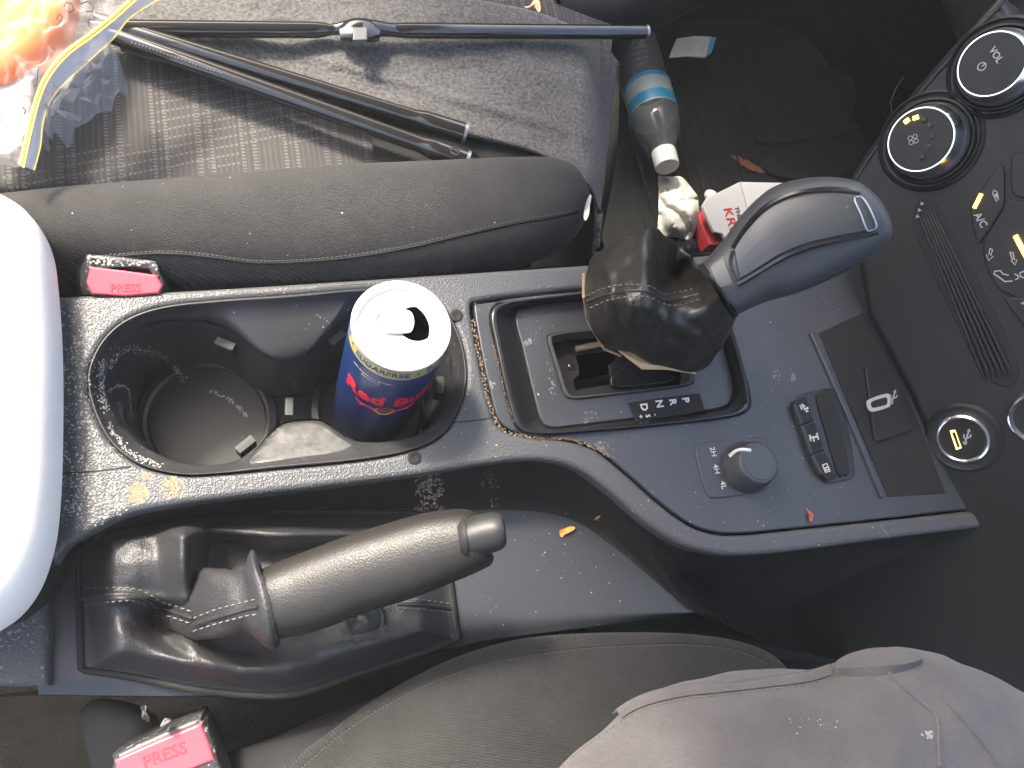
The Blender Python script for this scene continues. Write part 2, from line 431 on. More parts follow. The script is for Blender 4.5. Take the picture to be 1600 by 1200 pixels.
M['bag_milky'] = mat('milky_film', (.40, .35, .34), .45, alpha=.24, spec=.2)
M['bag_lip'] = mat('bag_lip_film', (.80, .78, .79), .3, alpha=.66, spec=.5)
M['foil'] = mat('crinkled_pale_film', (.42, .41, .40), .35, grain=('leather', 90, 1.0, .006), grain2=('noise', 60, .8, .004))
M['zip'] = mat('yellow_zip', (.90, .62, .10), .4)
M['packet'] = mat('orange_glow_block', (.66, .15, .02), .7, var=(10, .15))  # orange of the blurred fingertip glow, put into a base colour
M['torn'] = mat('torn_beige_backing', (.60, .42, .24), .9)
M['blue_card'] = mat('blue_card_edge', (.05, .25, .35), .6)
M['scuff'] = mat('pale_scuff', (.13, .13, .125), .7)

# ================================================================== THE SETTING (cabin shell round the console)
def sheet(name, pts, mt, kind='structure', nx=2):
    o = mesh(name, [Vector(p) for p in pts], [tuple(range(len(pts)))], mt); o['kind'] = kind; return o
FLZ = -.36
def box(name, lo, hi, mt, parent=None):
    V = [Vector((x, y, z)) for x in (lo[0], hi[0]) for y in (lo[1], hi[1]) for z in (lo[2], hi[2])]
    return mesh(name, V, [(0, 1, 3, 2), (4, 5, 7, 6), (0, 1, 5, 4), (2, 3, 7, 6), (0, 2, 6, 4), (1, 3, 7, 5)], mt, parent, 30)
box('cabin_floor', (-1.2, -.9, FLZ-.05), (1.35, 1.05, FLZ), M['carpet'])['kind'] = 'structure'
# firewall and dashboard: a deep shell ahead of the seats whose top hangs over both footwells
def extr_y(name, prof, y0, y1, mt, parent=None, n=6):
    P = smooth([Vector((p[0], 0, p[1])) for p in prof], n)
    return gridmesh(name, [[Vector((p.x, y, p.z)) for p in P] for y in (y0, y1)], mt, parent, False, False, 50)
fw = extr_y('firewall', [(.78, FLZ+.002), (.92, FLZ+.01), (1.02, FLZ+.14), (1.06, 0), (1.08, .2)], -.9, 1.05, M['carpet']); fw['kind'] = 'structure'
dash = thing('dashboard', 'dark dashboard and glovebox panel ahead of the passenger footwell', 'dashboard', (.8, .5, .1))
extr_y('glovebox_panel', [(1.0, -.10), (.86, -.08), (.72, -.055), (.63, -.01), (.59, .05), (.575, .11), (.57, .17), (.60, .21), (.74, .24), (1.1, .26)], .285, 1.05, M['dash'], dash)
extr_y('lower_panel', [(.98, -.10), (.84, -.08), (.74, .0), (.70, .08), (.66, .15), (.68, .2), (.80, .24), (1.1, .26)], -.9, -.03, M['dash'], dash)
RP = [(-.72, .50), (-.70, .60), (-.64, .70), (-.50, .745), (-.1, .76), (.4, .76), (.78, .745), (.90, .70), (.95, .60), (.97, .50)]
RP = smooth([Vector((0, *p)) for p in RP], 5); RP = RP+[p+Vector((0, 0, .03)) for p in RP[::-1]]
gridmesh('roof_sun_blocker', [[Vector((x, p.y, p.z)) for p in RP] for x in (-.18, .1, .36)], M['headliner'], None, True, True, 50)['kind'] = 'structure'  # added, out of view; cut short to shade the right, leave the left sunlit
box('door_panel', (-1.2, .92, FLZ), (1.1, 1.0, .30), M['dash'])['kind'] = 'structure'  # height raised to keep side sky light off the footwell
box('door_sill', (-1.2, .84, FLZ), (1.0, .92, FLZ+.07), M['dark'])['kind'] = 'structure'

# rubber mat with raised ribs
mt_ = thing('floor_mat', 'black ribbed rubber mat in the passenger footwell', 'floor mat', (.62, .55, FLZ))
FM = flat(FLZ+.006)
plate('mat_base', FM, [[(935, 60), (1120, 30), (1260, 60), (1330, 170), (1370, 290), (1340, 400), (1150, 410), (950, 400), (905, 250)]], M['matrub'], mt_, t=.006, b=.002)
for k in range(11):
    x = .475+.0165*k
    tube('rib', [FM.w(x, .40, .001), FM.w(x, .60+.008*k, .001)], .0028, M['matrub'], mt_, 6)
FT = Frame((.80, .5, FLZ+.06), (0, -1, 0), (.55, 0, .5))
for pts in ([(1165, 125), (1185, 185), (1320, 190), (1330, 120), (1240, 95)], [(1190, 205), (1205, 225), (1330, 205), (1325, 195)], [(1200, 240), (1215, 275), (1310, 280), (1330, 225)]):
    plate('toe_pad', flat(FLZ+.012), [pts], M['matrub'], mt_, t=.008, b=.003, n=4)

# ================================================================== CENTRE CONSOLE
con = thing('centre_console', 'dusty black centre console with twin cup holders, shift surround and side pocket', 'console', (.15, .12, -.05))
F0 = flat(0)
south = [(150, 826), (185, 808), (230, 796), (330, 781), (500, 761), (650, 742), (780, 722), (850, 719), (905, 733), (955, 768), (1005, 812), (1055, 846), (1105, 863), (1160, 868), (1250, 860), (1390, 841), (1500, 828), (1640, 812)]
north = [(1640, 330), (1475, 352), (1330, 372), (1150, 392), (1060, 402), (940, 411), (760, 423), (560, 436), (300, 452), (95, 462), (20, 466)]
CUPO = [(137, 602), (150, 548), (188, 505), (250, 480), (350, 468), (450, 461), (560, 452), (630, 452), (690, 478), (720, 530), (729, 590), (716, 640), (690, 680), (640, 704), (560, 719), (450, 730), (350, 739), (280, 741), (212, 723), (163, 678)]
PANO = [(736, 480), (752, 469), (820, 460), (960, 446), (1160, 424), (1300, 408), (1440, 394), (1590, 380), (1600, 500), (1610, 640), (1610, 770), (1600, 788), (1480, 802), (1390, 812), (1250, 827), (1150, 836), (1105, 831), (1070, 816), (1025, 782), (980, 742), (932, 704), (885, 688), (830, 683), (792, 674), (773, 655), (760, 610), (746, 545)]
trim = plate('top_trim', F0, [smooth(north, 4)+smooth([(20, 466), (20, 700), (60, 880), (92, 880), (112, 852), (150, 826)], 3)+smooth(south, 6), CUPO, PANO], M['grain'], con, t=.012, b=.0035, sm=False) if False else None
def loopcat(*ls):
    out = []
    for l in ls:
        for p in l:
            if not out or (Vector(p)-Vector(out[-1])).length > .5: out.append(tuple(p)[:2])
    return out
outer = loopcat(smooth(north, 4), [(20, 700), (40, 850), (84, 880)], smooth([(84, 880), (105, 852), (150, 826)], 5), smooth(south, 6))
trim = plate('top_trim', F0, [outer, smooth(CUPO, 6, True), smooth(PANO, 5, True)], M['grain'], con, t=.010, b=.0032, sm=False)
# front panel, a hair lower, with the shift surround cut out
BEZ = [(766, 492), (782, 474), (830, 466), (900, 459), (1000, 449), (1090, 440), (1122, 452), (1140, 500), (1160, 570), (1173, 625), (1163, 644), (1120, 654), (1000, 667), (900, 675), (840, 678), (812, 672), (800, 650), (785, 595), (773, 535)]
panel = plate('front_panel', F0, [smooth([(p[0]+(5 if p[0] < 1000 and p[1] > 470 and p[0] < 800 else 0), p[1]+(5 if p[1] < 480 else -3)) for p in PANO], 5, True), smooth(BEZ, 6, True)], M['panel'], con, h=-.0022, t=.006, b=.0012, sm=False)
# shadow gap floor under the joints
box('under_tray', (-.125, .085, -.016), (.44, .19, -.0125), M['black'], con) if False else None
# pocket wall, floor and lower side
FLOORZ = -.048
wallB = [(120, 862, -.03), (185, 838, FLOORZ), (330, 812, FLOORZ), (500, 803, FLOORZ), (650, 799, FLOORZ), (760, 797, FLOORZ), (840, 800, FLOORZ), (900, 815, FLOORZ), (950, 848, FLOORZ), (1000, 888, FLOORZ), (1050, 930, FLOORZ), (1088, 957, FLOORZ), (1160, 990, -.09), (1250, 1020, -.14), (1400, 1040, -.2), (1560, 1080, -.2), (1760, 1110, -.2)]
A = resample([(p.x, p.y, 0) for p in smooth([Vector((*p, 0)) for p in south], 8)], 120); B_ = resample(smooth([Vector(p) for p in wallB], 8), 120)
rows = []
for v in range(9):
    f = v/8; r = []
    for a, b in zip(A, B_):
        pa, pb = W(a.x, a.y, -.002), W(b.x, b.y, b.z)
        g = math.sin(f*math.pi/2)
        r.append(Vector((pa.x+(pb.x-pa.x)*f**1.5, pa.y+(pb.y-pa.y)*f**1.5, pa.z+(pb.z-pa.z)*g)))
    rows.append(r)
wall = gridmesh('pocket_wall', rows, M['dark'], con, False, False, 0)
fl_s = [(60, 1085), (330, 1086), (520, 1064), (720, 1008), (900, 982), (1088, 957)]
def floorz(u, v, x, y): return FLOORZ + .012*math.exp(-v/.05)*0 - .004*max(0, v-.9)*10
deck = ruled('pocket_floor', [(40, 850), (110, 850), (185, 836), (330, 811), (500, 802), (650, 798), (760, 796), (850, 798), (930, 830), (1000, 886), (1088, 955)], fl_s, M['deck'], con, 90, 24, floorz)
# the drop from the pocket floor to the gap beside the driver's seat
low = resample(smooth([Vector(p) for p in [(-40, 1088)]+fl_s+[(1160, 992), (1300, 1030), (1560, 1080), (1760, 1110)]], 8), 90); rows = []
for f, dz in ((0, 0), (.3, -.006), (1, -.26)):
    r = []
    for i, q in enumerate(low):
        z0 = FLOORZ-.004 if q.x < 1090 else FLOORZ-.004-(q.x-1090)/470*.15; p = W(q.x, q.y, z0); r.append(Vector((p.x, p.y-.004*f, max(p.z+dz, FLZ))))
    rows.append(r)
gridmesh('side_panel', rows, M['dark'], con, False, False, 40)
# north flank down to the passenger seat
rows = [[W(p.x, p.y, -.003)+Vector((0, .002*k, dz)) for p in smooth([Vector(q) for q in north], 5)] for k, dz in ((0, 0), (1, -.01), (2, -.30))]
gridmesh('flank_panel', rows, M['dark'], con, False, False, 40)
# rear lower cover beside the armrest
plate('rear_cover', flat(-.040), [[(-60, 940), (20, 925), (74, 940), (76, 1000), (74, 1072), (-60, 1074)]], M['grain_dusty'], con, t=.03, b=.004, sm=False)
# ------------- cup holder liner: rim, dipping lips, walls, floors
OPEN = [(166, 600), (172, 560), (195, 527), (235, 507), (290, 501), (335, 507), (372, 525), (402, 550), (425, 563), (452, 564), (478, 556), (492, 540), (520, 512), (560, 490), (610, 482), (655, 495), (690, 525), (704, 568), (705, 610), (690, 648), (662, 676), (620, 688), (575, 690), (543, 684), (518, 664), (500, 655), (470, 654), (440, 660), (418, 680), (395, 706), (362, 722), (322, 727), (278, 721), (235, 703), (198, 670), (175, 636)]
op = smooth([Vector(p) for p in OPEN], 5, True); cc = Vector((437, 605))
def angsort(P, n=180):
    P = resample(P, 720, True); out = []
    A_ = [math.atan2(q.y-cc.y, q.x-cc.x) for q in P]
    for k in range(n):
        a = -math.pi+2*math.pi*(k+.5)/n
        j = min(range(len(P)), key=lambda i: abs((A_[i]-a+math.pi) % (2*math.pi)-math.pi)); out.append(P[j])
    return out
Oc = angsort(smooth([Vector(p) for p in CUPO], 6, True)); Ic = angsort(op)
rows = []
prof = [(0, -.004), (.0, -.0005), (.06, .0012), (.14, .0006), (.22, -.003), (.5, -.006), (.8, -.010), (.93, -.0125), (1, -.016)]
for f, dz in prof:
    r = []
    for a, b in zip(Oc, Ic):
        d = (b-a).length; wid = min(1, d/28.0)
        ff = f if d < 34 else (f*34/d if f <= .22 else (34*.22/d)+(f-.22)/.78*(1-34*.22/d))
        q = a.lerp(b, ff); zz = dz if d < 34 or f < .3 else dz*1.25
        r.append(W(q.x, q.y, zz))
    rows.append(r)
liner = gridmesh('cup_holder_liner', rows, M['liner'], con, True, False, 0)
# walls going down to a stepped floor
op_w = [W(q.x, q.y, -.0155) for q in resample(op, 150, True)]; cen = sum(op_w, Vector())/150; rows = []
cupc = (Vector((-.0375, .1425)), Vector((.0655, .137)))
for f, dz in ((0, 0), (.15, -.004), (1, -.062)):
    r = []
    for p in op_w:
        c2 = cupc[0] if p.x < cen.x else cupc[1]; d = Vector((p.x, p.y))-c2; k = 1-.10*f
        r.append(Vector((c2.x+d.x*k, c2.y+d.y*k, p.z+dz)))
    rows.append(r)
gridmesh('cup_wall', rows, M['liner'], con, True, False, 50)
box('cup_base', (-.10, .08, -.088), (.125, .20, -.084), M['dark'], con)
for c2, r_ in ((cupc[0], .0365), (cupc[1], .0345)):
    lathe('cup_floor', (c2.x, c2.y, -.084), (0, 0, 1), [(r_+.006, -.004), (r_+.005, .006), (r_+.001, .0075), (r_-.001, .0065), (r_-.002, .003), (.001, .0025)], M['cupfloor'], con, 48)
# rubber grip tabs
def tab(px, py, z, ang, s=.011):
    p = W(px, py, z); c2 = cupc[0] if p.x < .02 else cupc[1]; d = (Vector((c2.x, c2.y, p.z))-p).normalized()
    d = (d+Vector((0, 0, .25))).normalized(); fr = Frame(p, d.cross(Vector((0, 0, 1)))*-1, (0, 0, 1))
    o = plate('rubber_tab', Frame(p+d*.002, fr.u, fr.v), [[(-s/2, -s*.62), (s/2, -s*.62), (s/2, s*.62), (-s/2, s*.62)]], M['rubber'], con, t=.005, b=.0012, sm=False, px=False)
for a in ((352, 545, -.030, 0), (190, 648, -.035, 0), (383, 697, -.028, 0), (527, 535, -.03, 0), (683, 607, -.03, 0), (450, 640, -.05, 0)): tab(*a)
# ------------- joint lines and caps on the trim
tt = bvh(trim, panel)
seam('joint_line', tt, [(70, 741), (150, 736), (205, 729)], .0004, M['black'], con, 0)
seam('joint_line', tt, [(705, 660), (740, 657), (768, 653)], .0004, M['black'], con, 0)
seam('joint_line', tt, [(1375, 821), (1385, 832), (1390, 846)], .0005, M['scuff'], con, 0)
for (x, y) in ((647, 715), (713, 493)):
    p = W(x, y, 0); lathe('screw_cap', p, (0, 0, 1), [(.004, -.001), (.004, .0004), (.0034, .0007), (.002, .0006), (.0008, .0002)], M['dark'], con, 20)
# ------------- shift surround
GATEO = [(806, 492), (828, 480), (900, 470), (1000, 461), (1085, 453), (1108, 470), (1124, 520), (1143, 590), (1141, 626), (1110, 640), (1000, 652), (900, 664), (862, 667), (846, 655), (832, 605), (818, 545)]
HOLE = [(856, 532), (866, 522), (930, 515), (1000, 509), (1052, 507), (1064, 518), (1074, 560), (1082, 590), (1074, 602), (1000, 612), (930, 620), (892, 623), (880, 612), (868, 572)]
bz = []
Bo = resample(smooth([Vector(p) for p in BEZ], 6, True), 120, True); Go = resample(smooth([Vector(p) for p in GATEO], 6, True), 240, True)
for f, dz in ((0, -.004), (.02, .0008), (.10, .0022), (.22, .0016), (.3, .0006), (.65, -.006), (1, -.0105)):
    bz.append([W(*(a.lerp(min(Go, key=lambda g: (g-a).length), f)), dz) for a in Bo])
gridmesh('shift_bezel', bz, M['gloss'], con, True, False, 0)
gate = plate('gate_surround', flat(-.008), [smooth(GATEO, 6, True), smooth(HOLE, 4, True)], M['panel'], con, t=.006, b=.0008, sm=False)
rimH = resample(smooth([Vector(p) for p in HOLE], 4, True), 90, True)
rr_ = [W(q.x, q.y, -.0075) for q in rimH]; c3 = sum(rr_, Vector())/90
gridmesh('gate_rim', [[c3+(p-c3)*s+Vector((0, 0, dz)) for p in rr_] for s, dz in ((1.0, .0002), (.985, .0014), (.955, .0012), (.945, -.004), (.94, -.014))], M['rim_grey'], con, True, False, 40)
SLOT = [(900, 556), (925, 552), (960, 548), (964, 560), (952, 570), (955, 588), (966, 598), (930, 604), (900, 610), (896, 594), (906, 585), (904, 570)]
plate('gate_plate', flat(-.020), [[(840, 500), (1100, 480), (1110, 620), (850, 650)], SLOT], M['dark'], con, t=.003, b=.0006, n=3, sm=False)
for (x, y) in ((892, 573), (878, 603), (885, 533)):
    lathe('gate_stud', W(x, y, -.020), (0, 0, 1), [(.0022, -.001), (.0022, .0012), (.0012, .0018)], M['gloss'], con, 14)
plate('gate_latch', flat(-.017), [[(955, 590), (975, 575), (985, 560), (1060, 552), (1070, 590), (970, 606)]], M['gloss'], con, t=.003, b=.001, n=3)
tube('gate_rod', [W(900, 545, -.018), W(960, 533, -.017), W(985, 540, -.018)], .0022, M['mud_dark'], con, 8)
# shift pattern plate
FI = flat(-.0075)
plate('shift_indicator', FI, [smooth([(986, 632), (990, 628), (1085, 615), (1094, 618), (1100, 638), (1096, 643), (1002, 657), (994, 654)], 2, True)], M['dark'], con, h=.0014, t=.002, b=.0005, sm=False)
FIx = Frame((0, 0, -.0075), (0, -1, 0), (1, 0, 0))
def letter(name, s, px, py, size, mt=None, fr=FIx, h=.0016, par=con, rot=0, bold=.0, sx=1):
    q = fr.px(px, py, h); return text(name, s, fr, q.x, q.y, size, mt or M['white'], par, h=h, rot=rot, bold=bold, sx=sx)
for s, x, y in (('D', 1006, 636), ('N', 1030, 631), ('R', 1051, 628), ('P', 1071, 625)): letter('shift_letter', s, x, y, .0068, M['white'] if s in 'DN' else M['white'], bold=.00018)
for s, x, y in (('+', 1001, 651), ('S', 1012, 650), ('-', 1024, 648)): letter('shift_letter', s, x, y, .0042, bold=.0001)
# ------------- drive mode dial
FP = Frame((0, 0, -.0022), (0, -1, 0), (1, 0, 0))
plate('dial_base', flat(-.0022), [smooth([(1087, 702), (1094, 694), (1130, 688), (1185, 683), (1200, 692), (1203, 740), (1199, 762), (1180, 770), (1118, 778), (1106, 772), (1098, 752), (1090, 720)], 4, True)], M['panel'], con, h=.0012, t=.003, b=.0008, sm=False)
dp = W(1165, 731, -.001)
dial = lathe('drive_dial', dp, (0, 0, 1), [(.0165, -.001), (.0165, .003), (.0158, .005), (.0145, .011), (.0136, .0145), (.0126, .0156), (.0115, .0158)], M['knob'], con, 56)
lathe('dial_cap', dp, (0, 0, 1), [(.0112, .0154), (.0108, .0162), (.001, .0163)], M['panel'], dial, 40)
dv = bvh(dial)
L = on_line(dv, [(1141, 713), (1150, 706), (1160, 703), (1172, 704)], .0004, step=14)
if len(L) > 2: tube('dial_pointer', L, .0012, M['white'], dial, 6)
for s, x, y in (('2H', 1114, 706), ('4H', 1119, 733), ('4L', 1130, 758)): letter('drive_lettering', s, x, y, .0052, fr=FP, h=.0014)
# ------------- switch strip
SB = [(1238, 632), (1239, 624), (1246, 618), (1272, 611), (1298, 606), (1307, 611), (1316, 636), (1326, 670), (1334, 715), (1336, 738), (1330, 748), (1314, 752), (1297, 755), (1288, 751), (1278, 732), (1264, 702), (1250, 664)]
plate('switch_bezel', flat(-.0022), [smooth(SB, 4, True)], M['gloss'], con, h=.001, t=.003, b=.0006, sm=False)
for (q, ic) in (([(1241, 632), (1242, 626), (1247, 622), (1260, 619), (1272, 657), (1253, 662)], 0), ([(1254, 665), (1273, 660), (1289, 704), (1268, 709)], 1), ([(1269, 712), (1290, 707), (1308, 744), (1303, 749), (1295, 751), (1289, 747), (1284, 740)], 2)):
    b = plate('switch_button', flat(-.0022), [q], M['dark'], con, h=.0045, t=.004, b=.0008, sm=False)
    e = q; plate('button_edge', flat(-.0022), [[(q[0][0]-2, q[0][1]), (q[0][0]+3, q[0][1]-1), (q[-1][0]+3, q[-1][1]-1), (q[-1][0]-2, q[-1][1]+1)]], M['rubber'], b, h=.0049, t=.004, b=.0004, sm=False)
def icon(name, fr, strokes, mt, par, h, r=.00035):
    """small printed mark drawn from strokes in picture pixels"""
    V = []; Fc = []
    for st in strokes:
        P = [fr.px(x, y, h) for x, y in st]; n = len(P); b0 = len(V)
        for i, p in enumerate(P):
            t = (P[min(i+1, n-1)]-P[max(i-1, 0)]); t = t.normalized() if t.length else Vector((1, 0)); nn = Vector((-t.y, t.x))*r
            for s in (1, -1): q = p+nn*s; V.append(fr.w(q.x, q.y, h)); 
        for i in range(n-1): Fc.append((b0+2*i, b0+2*i+1, b0+2*i+3, b0+2*i+2))
    return mesh(name, V, Fc, mt, par, 0)
FS = flat(-.0022)
icon('switch_icon', FS, [[(1250, 636), (1258, 634)], [(1253, 631), (1258, 641)], [(1256, 640), (1263, 637)], [(1259, 643), (1263, 642)], [(1250, 633), (1253, 640)]], M['white'], con, .0050, .0006)
icon('switch_icon', FS, [[(1265, 680), (1267, 689)], [(1276, 677), (1279, 687)], [(1266, 684), (1277, 682)], [(1271, 683), (1272, 690)], [(1264, 681), (1267, 680)], [(1275, 678), (1278, 677)]], M['white'], con, .0050, .0005)
icon('switch_icon', FS, [[(1285, 727), (1292, 724), (1297, 736), (1290, 738), (1285, 727)], [(1287, 732), (1295, 729)], [(1289, 735), (1296, 733)]], M['white'], con, .0050, .0004)
# blank right-hand half of the strip
plate('blank_button', flat(-.0022), [smooth([(1276, 618), (1299, 612), (1312, 655), (1328, 735), (1318, 742), (1310, 741), (1290, 672)], 2, True)], M['dark'], con, h=.0022, t=.003, b=.0006, sm=False)
# ------------- phone tray and port cover
plate('tray_lip', flat(-.0022), [[(1266, 520), (1272, 518), (1330, 640), (1384, 775), (1378, 778), (1322, 645)]], M['panel'], con, h=.0022, t=.004, b=.001, sm=False)
plate('tray_floor', flat(-.0022), [[(1280, 520), (1350, 488), (1420, 620), (1478, 770), (1388, 776)]], M['dark'], con, h=.0008, t=.003, b=.0005, sm=False)
FU = flat(-.0022)
plate('port_cover', FU, [smooth([(1352, 572), (1381, 562), (1386, 564), (1428, 668), (1424, 672), (1372, 690), (1367, 687)], 1, True)], M['stack'], con, h=.0030, t=.003, b=.0006, sm=False)
plate('port_ring', FU, [smooth([(1355, 628), (1362, 622), (1384, 615), (1391, 618), (1392, 632), (1387, 637), (1366, 643), (1358, 640)], 4, True), smooth([(1361, 630), (1366, 626), (1383, 621), (1387, 623), (1387, 630), (1383, 633), (1366, 637), (1362, 635)], 4, True)], M['grey_print'], con, h=.0036, t=.001, b=.0002, sm=False)
def trident(fr, cx, cy, s, mt, par, h, a):
    ca, sa = math.cos(a), math.sin(a); T = lambda x, y: (cx+(x*ca-y*sa)*s, cy+(x*sa+y*ca)*s)
    icon('usb_mark', fr, [[T(0, -10), T(0, 9)], [T(0, 3), T(5, -1), T(5, -5)], [T(0, 6), T(-5, 2), T(-5, -2)], [T(-2, -8), T(0, -12), T(2, -8)], [T(-2, 9), T(2, 9), T(2, 12), T(-2, 12), T(-2, 9)]], mt, par, h, .0005)
trident(FU, 1396, 620, .9, M['grey_print'], con, .0036, .3)

# ------------- dirt on the console
crust_t = bvh(trim, panel, gate, liner)
def crust(name, tree, cx, cy, rx, ry, count, rr, mt, par, label=None, a=0):
    V = []; Fc = []
    for _ in range(count):
        f = rnd.random()*6.283; q = rnd.random()**.6
        x = cx+math.cos(f)*rx*q; y = cy+math.sin(f)*ry*q
        if noise.noise(Vector((x*.16, y*.16, cx))) < -.12: continue
        p, n_ = hit(tree, x, y)
        if p is not None: blob(V, Fc, p, n_, rnd.uniform(*rr)*.75, rnd.uniform(.0001, .0003), 6)
    if not V: return
    o = mesh(name, V, Fc, mt, par, 0); o['kind'] = 'stuff'; return o
crust('dried_stain', crust_t, 217, 771, 16, 15, 130, (.0006, .0019), M['mud'], con)
crust('dried_stain', crust_t, 270, 763, 21, 20, 150, (.0005, .0013), M['mud'], con)
crust('dried_stain', crust_t, 230, 745, 9, 7, 40, (.0005, .0012), M['mud'], con)
crust('dried_stain', crust_t, 176, 786, 5, 5, 20, (.0004, .001), M['mud'], con)
wt = bvh(wall, deck)
crust('dried_stain', wt, 670, 762, 24, 28, 420, (.0005, .0011), M['mud_pale'], con)
crust('dried_drip', wt, 672, 792, 26, 6, 60, (.0004, .0010), M['mud_dark'], con)
crust('dried_stain', wt, 766, 752, 16, 18, 90, (.0004, .0010), M['mud_dark'], con)
crust('dried_drip', wt, 770, 785, 7, 18, 30, (.0004, .0008), M['mud_dark'], con)
crumbs('pale_grit', crust_t, (96, 470, 200, 830), 900, (.0003, .0008), M['crumb'], con, .5, lambda x, y: (noise.noise(Vector((x*.02, y*.02, 1)))+.75)*(1 if x < 150 or y > 690 else .45))
crumbs('pale_grit', crust_t, (200, 440, 1400, 860), 260, (.00022, .0007), M['crumb'], con, .5)
crumbs('pale_grit', wt, (720, 800, 1080, 1000), 90, (.0002, .0006), M['crumb'], con, .5)
for pts, n_ in (([(738, 500), (752, 570), (768, 640), (790, 674), (840, 684)], 150), ([(840, 684), (900, 688), (960, 716)], 60), ([(772, 540), (790, 610), (806, 660)], 60)):
    P = resample(smooth([Vector(p) for p in pts], 8), n_); V = []; Fc = []
    for q in P:
        for _ in range(2):
            p = W(q.x+rnd.uniform(-3, 3), q.y+rnd.uniform(-2.5, 2.5), -.0008); blob(V, Fc, p, Vector((0, 0, 1)), rnd.uniform(.0002, .0006), .0003, 5)
    o = mesh('grime_line', V, Fc, M['mud_dark'], con, 0); o['kind'] = 'stuff'
for (x, y, a, b) in ((1213, 586, 6, 8), (1238, 589, 5, 6), (942, 700, 10, 12), (922, 655, 14, 12), (862, 600, 6, 26), (768, 602, 5, 6), (825, 535, 6, 6), (935, 700, 8, 10)):
    crust('dried_spot', crust_t, x, y, a, b, 40, (.0004, .0011), M['scuff'], con)
# white ring marks left in the cup
cw = bvh(liner, *[o for o in con.children if o.name.startswith(('cup_wall', 'cup_floor', 'cup_base'))])
for pts, n_, sp in (([(170, 580), (185, 552), (210, 545), (240, 552), (265, 565), (287, 595)], 90, 5), ([(172, 610), (185, 602), (200, 608), (204, 630), (206, 655)], 60, 2.5), ([(330, 612), (360, 625), (385, 650)], 40, 3), ([(455, 590), (460, 610)], 10, 3), ([(163, 560), (158, 600), (165, 640)], 60, 5), ([(168, 660), (200, 705), (250, 728)], 70, 4)):
    P = resample(smooth([Vector(p) for p in pts], 8), n_); V = []; Fc = []
    for q in P:
        for _ in range(2):
            p, nn = hit(cw, q.x+rnd.gauss(0, sp*.6), q.y+rnd.gauss(0, sp*.6))
            if p is not None: blob(V, Fc, p, nn, rnd.uniform(.0003, .0008), .0003, 5)
    if V: mesh('dried_ring', V, Fc, M['crumb'], con, 0)['kind'] = 'stuff'
decal('dusty_lip', cw, [(388, 721), (406, 702), (424, 679), (447, 664), (480, 659), (508, 666), (532, 684), (552, 694)], [(390, 724), (420, 722), (450, 718), (480, 714), (505, 711), (525, 707), (540, 702), (554, 696)], M['dustfilm'], con, .0003, 60, 14)
crust('pale_grit', cw, 470, 690, 60, 20, 120, (.0002, .0005), M['crumb'], con)

# ================================================================== CENTRE STACK (controls on the dashboard's middle)
so_ = Vector((.428, .08, -.004)); up_ = Vector((.40, .05, .92))
SK = Frame(so_, (.22, -.975, 0), up_)
stk = thing('centre_stack', 'dark centre stack with round chrome-ringed knobs and amber-lit climate buttons', 'control panel', (.45, .08, .05))
def sloop(pts, n=4): return smooth([Vector(p) for p in pts], n, True)
# body of the stack: a thick slab leaning forward; its near edge line runs up the picture
q = [SK.px(1336, 262), SK.px(1430, 130), SK.px(1470, 88), SK.px(1560, -6)]
edge = [SK.px(*p) for p in ((1322, 284), (1345, 246), (1380, 197), (1430, 134), (1490, 66), (1560, -10), (1640, -110))]
bl = [SK.px(1322, 300), SK.px(1352, 492), SK.px(1420, 622), SK.px(1482, 772)]; bl.append(Vector((bl[-1].x+.01, -.28)))
far = [Vector((.19, -.02)), Vector((.19, .35))]
slab = [(p.x, p.y) for p in edge[:-1]][::-1] + [(p.x, p.y) for p in bl] + [(.34, bl[-1].y), (.34, edge[-2].y)]
body = plate('stack_body', SK, [slab], M['stack'], stk, t=.12, b=.006, sm=False, px=False)
tr_ = [SK.w(p.x+.006, p.y, .0003) for p in smooth(edge, 6)]
tube('edge_trim', tr_, .0012, M['dash'], stk, 8)
tube('panel_line', [SK.w(*SK.px(x, y), .0002) for x, y in ((1395, 182), (1392, 160), (1400, 138), (1412, 120))], .0004, M['rubber'], stk, 6)
def knob(px, py, rpx, face_h, sc_=1.0):
    c = SK.px(px, py, face_h); r = rpx
    o = SK.w(c.x, c.y, 0)
    ring = lathe('knob_base', o, SK.n, [(r*1.62, -.002), (r*1.62, .0012), (r*1.54, .0026), (r*1.46, .001), (r*1.40, .0008), (r*1.36, .0035), (r*1.30, .004), (r*1.22, .002)], M['stack'], stk, 64)
    side = lathe('knob_skirt', o, SK.n, [(r*1.24, .0), (r*1.19, face_h*.40), (r*1.15, face_h*.46)], M['skirt_grey'], stk, 64)
    lathe('chrome_ring', o, SK.n, [(r*1.13, face_h*.42), (r*1.155, face_h*.50), (r*1.10, face_h*.66), (r*1.03, face_h*.94), (r*1.0, face_h*1.0), (r*.965, face_h*1.0), (r*.95, face_h*.97)], M['chrome'], side, 64)
    return side, lathe('knob_face', o, SK.n, [(r*.962, face_h*.94), (r*.955, face_h*.985), (r*.5, face_h*.99), (.0003, face_h*.99)], M['stack'], side, 64)
FH = .019
def pxr(px, py, d, h):                         # radius on the panel for a picture distance
    return (SK.px(px, py+d, h)-SK.px(px, py-d, h)).length/2
k1 = knob(1438, 218, pxr(1438, 218, 50, FH), FH, 1)
k2 = knob(1549, 100, pxr(1549, 100, 50, FH), FH, 1)
def stext(name, s, px, py, size, mt, par, h, rot=0, bold=.0001):
    q = SK.px(px, py, h); return text(name, s, SK, q.x, q.y, size, mt, par, h=h, rot=rot, bold=bold)
stext('knob_lettering', 'VOL', 1556, 86, .0052, M['grey_print'], k2[0], FH*.99+.0002)
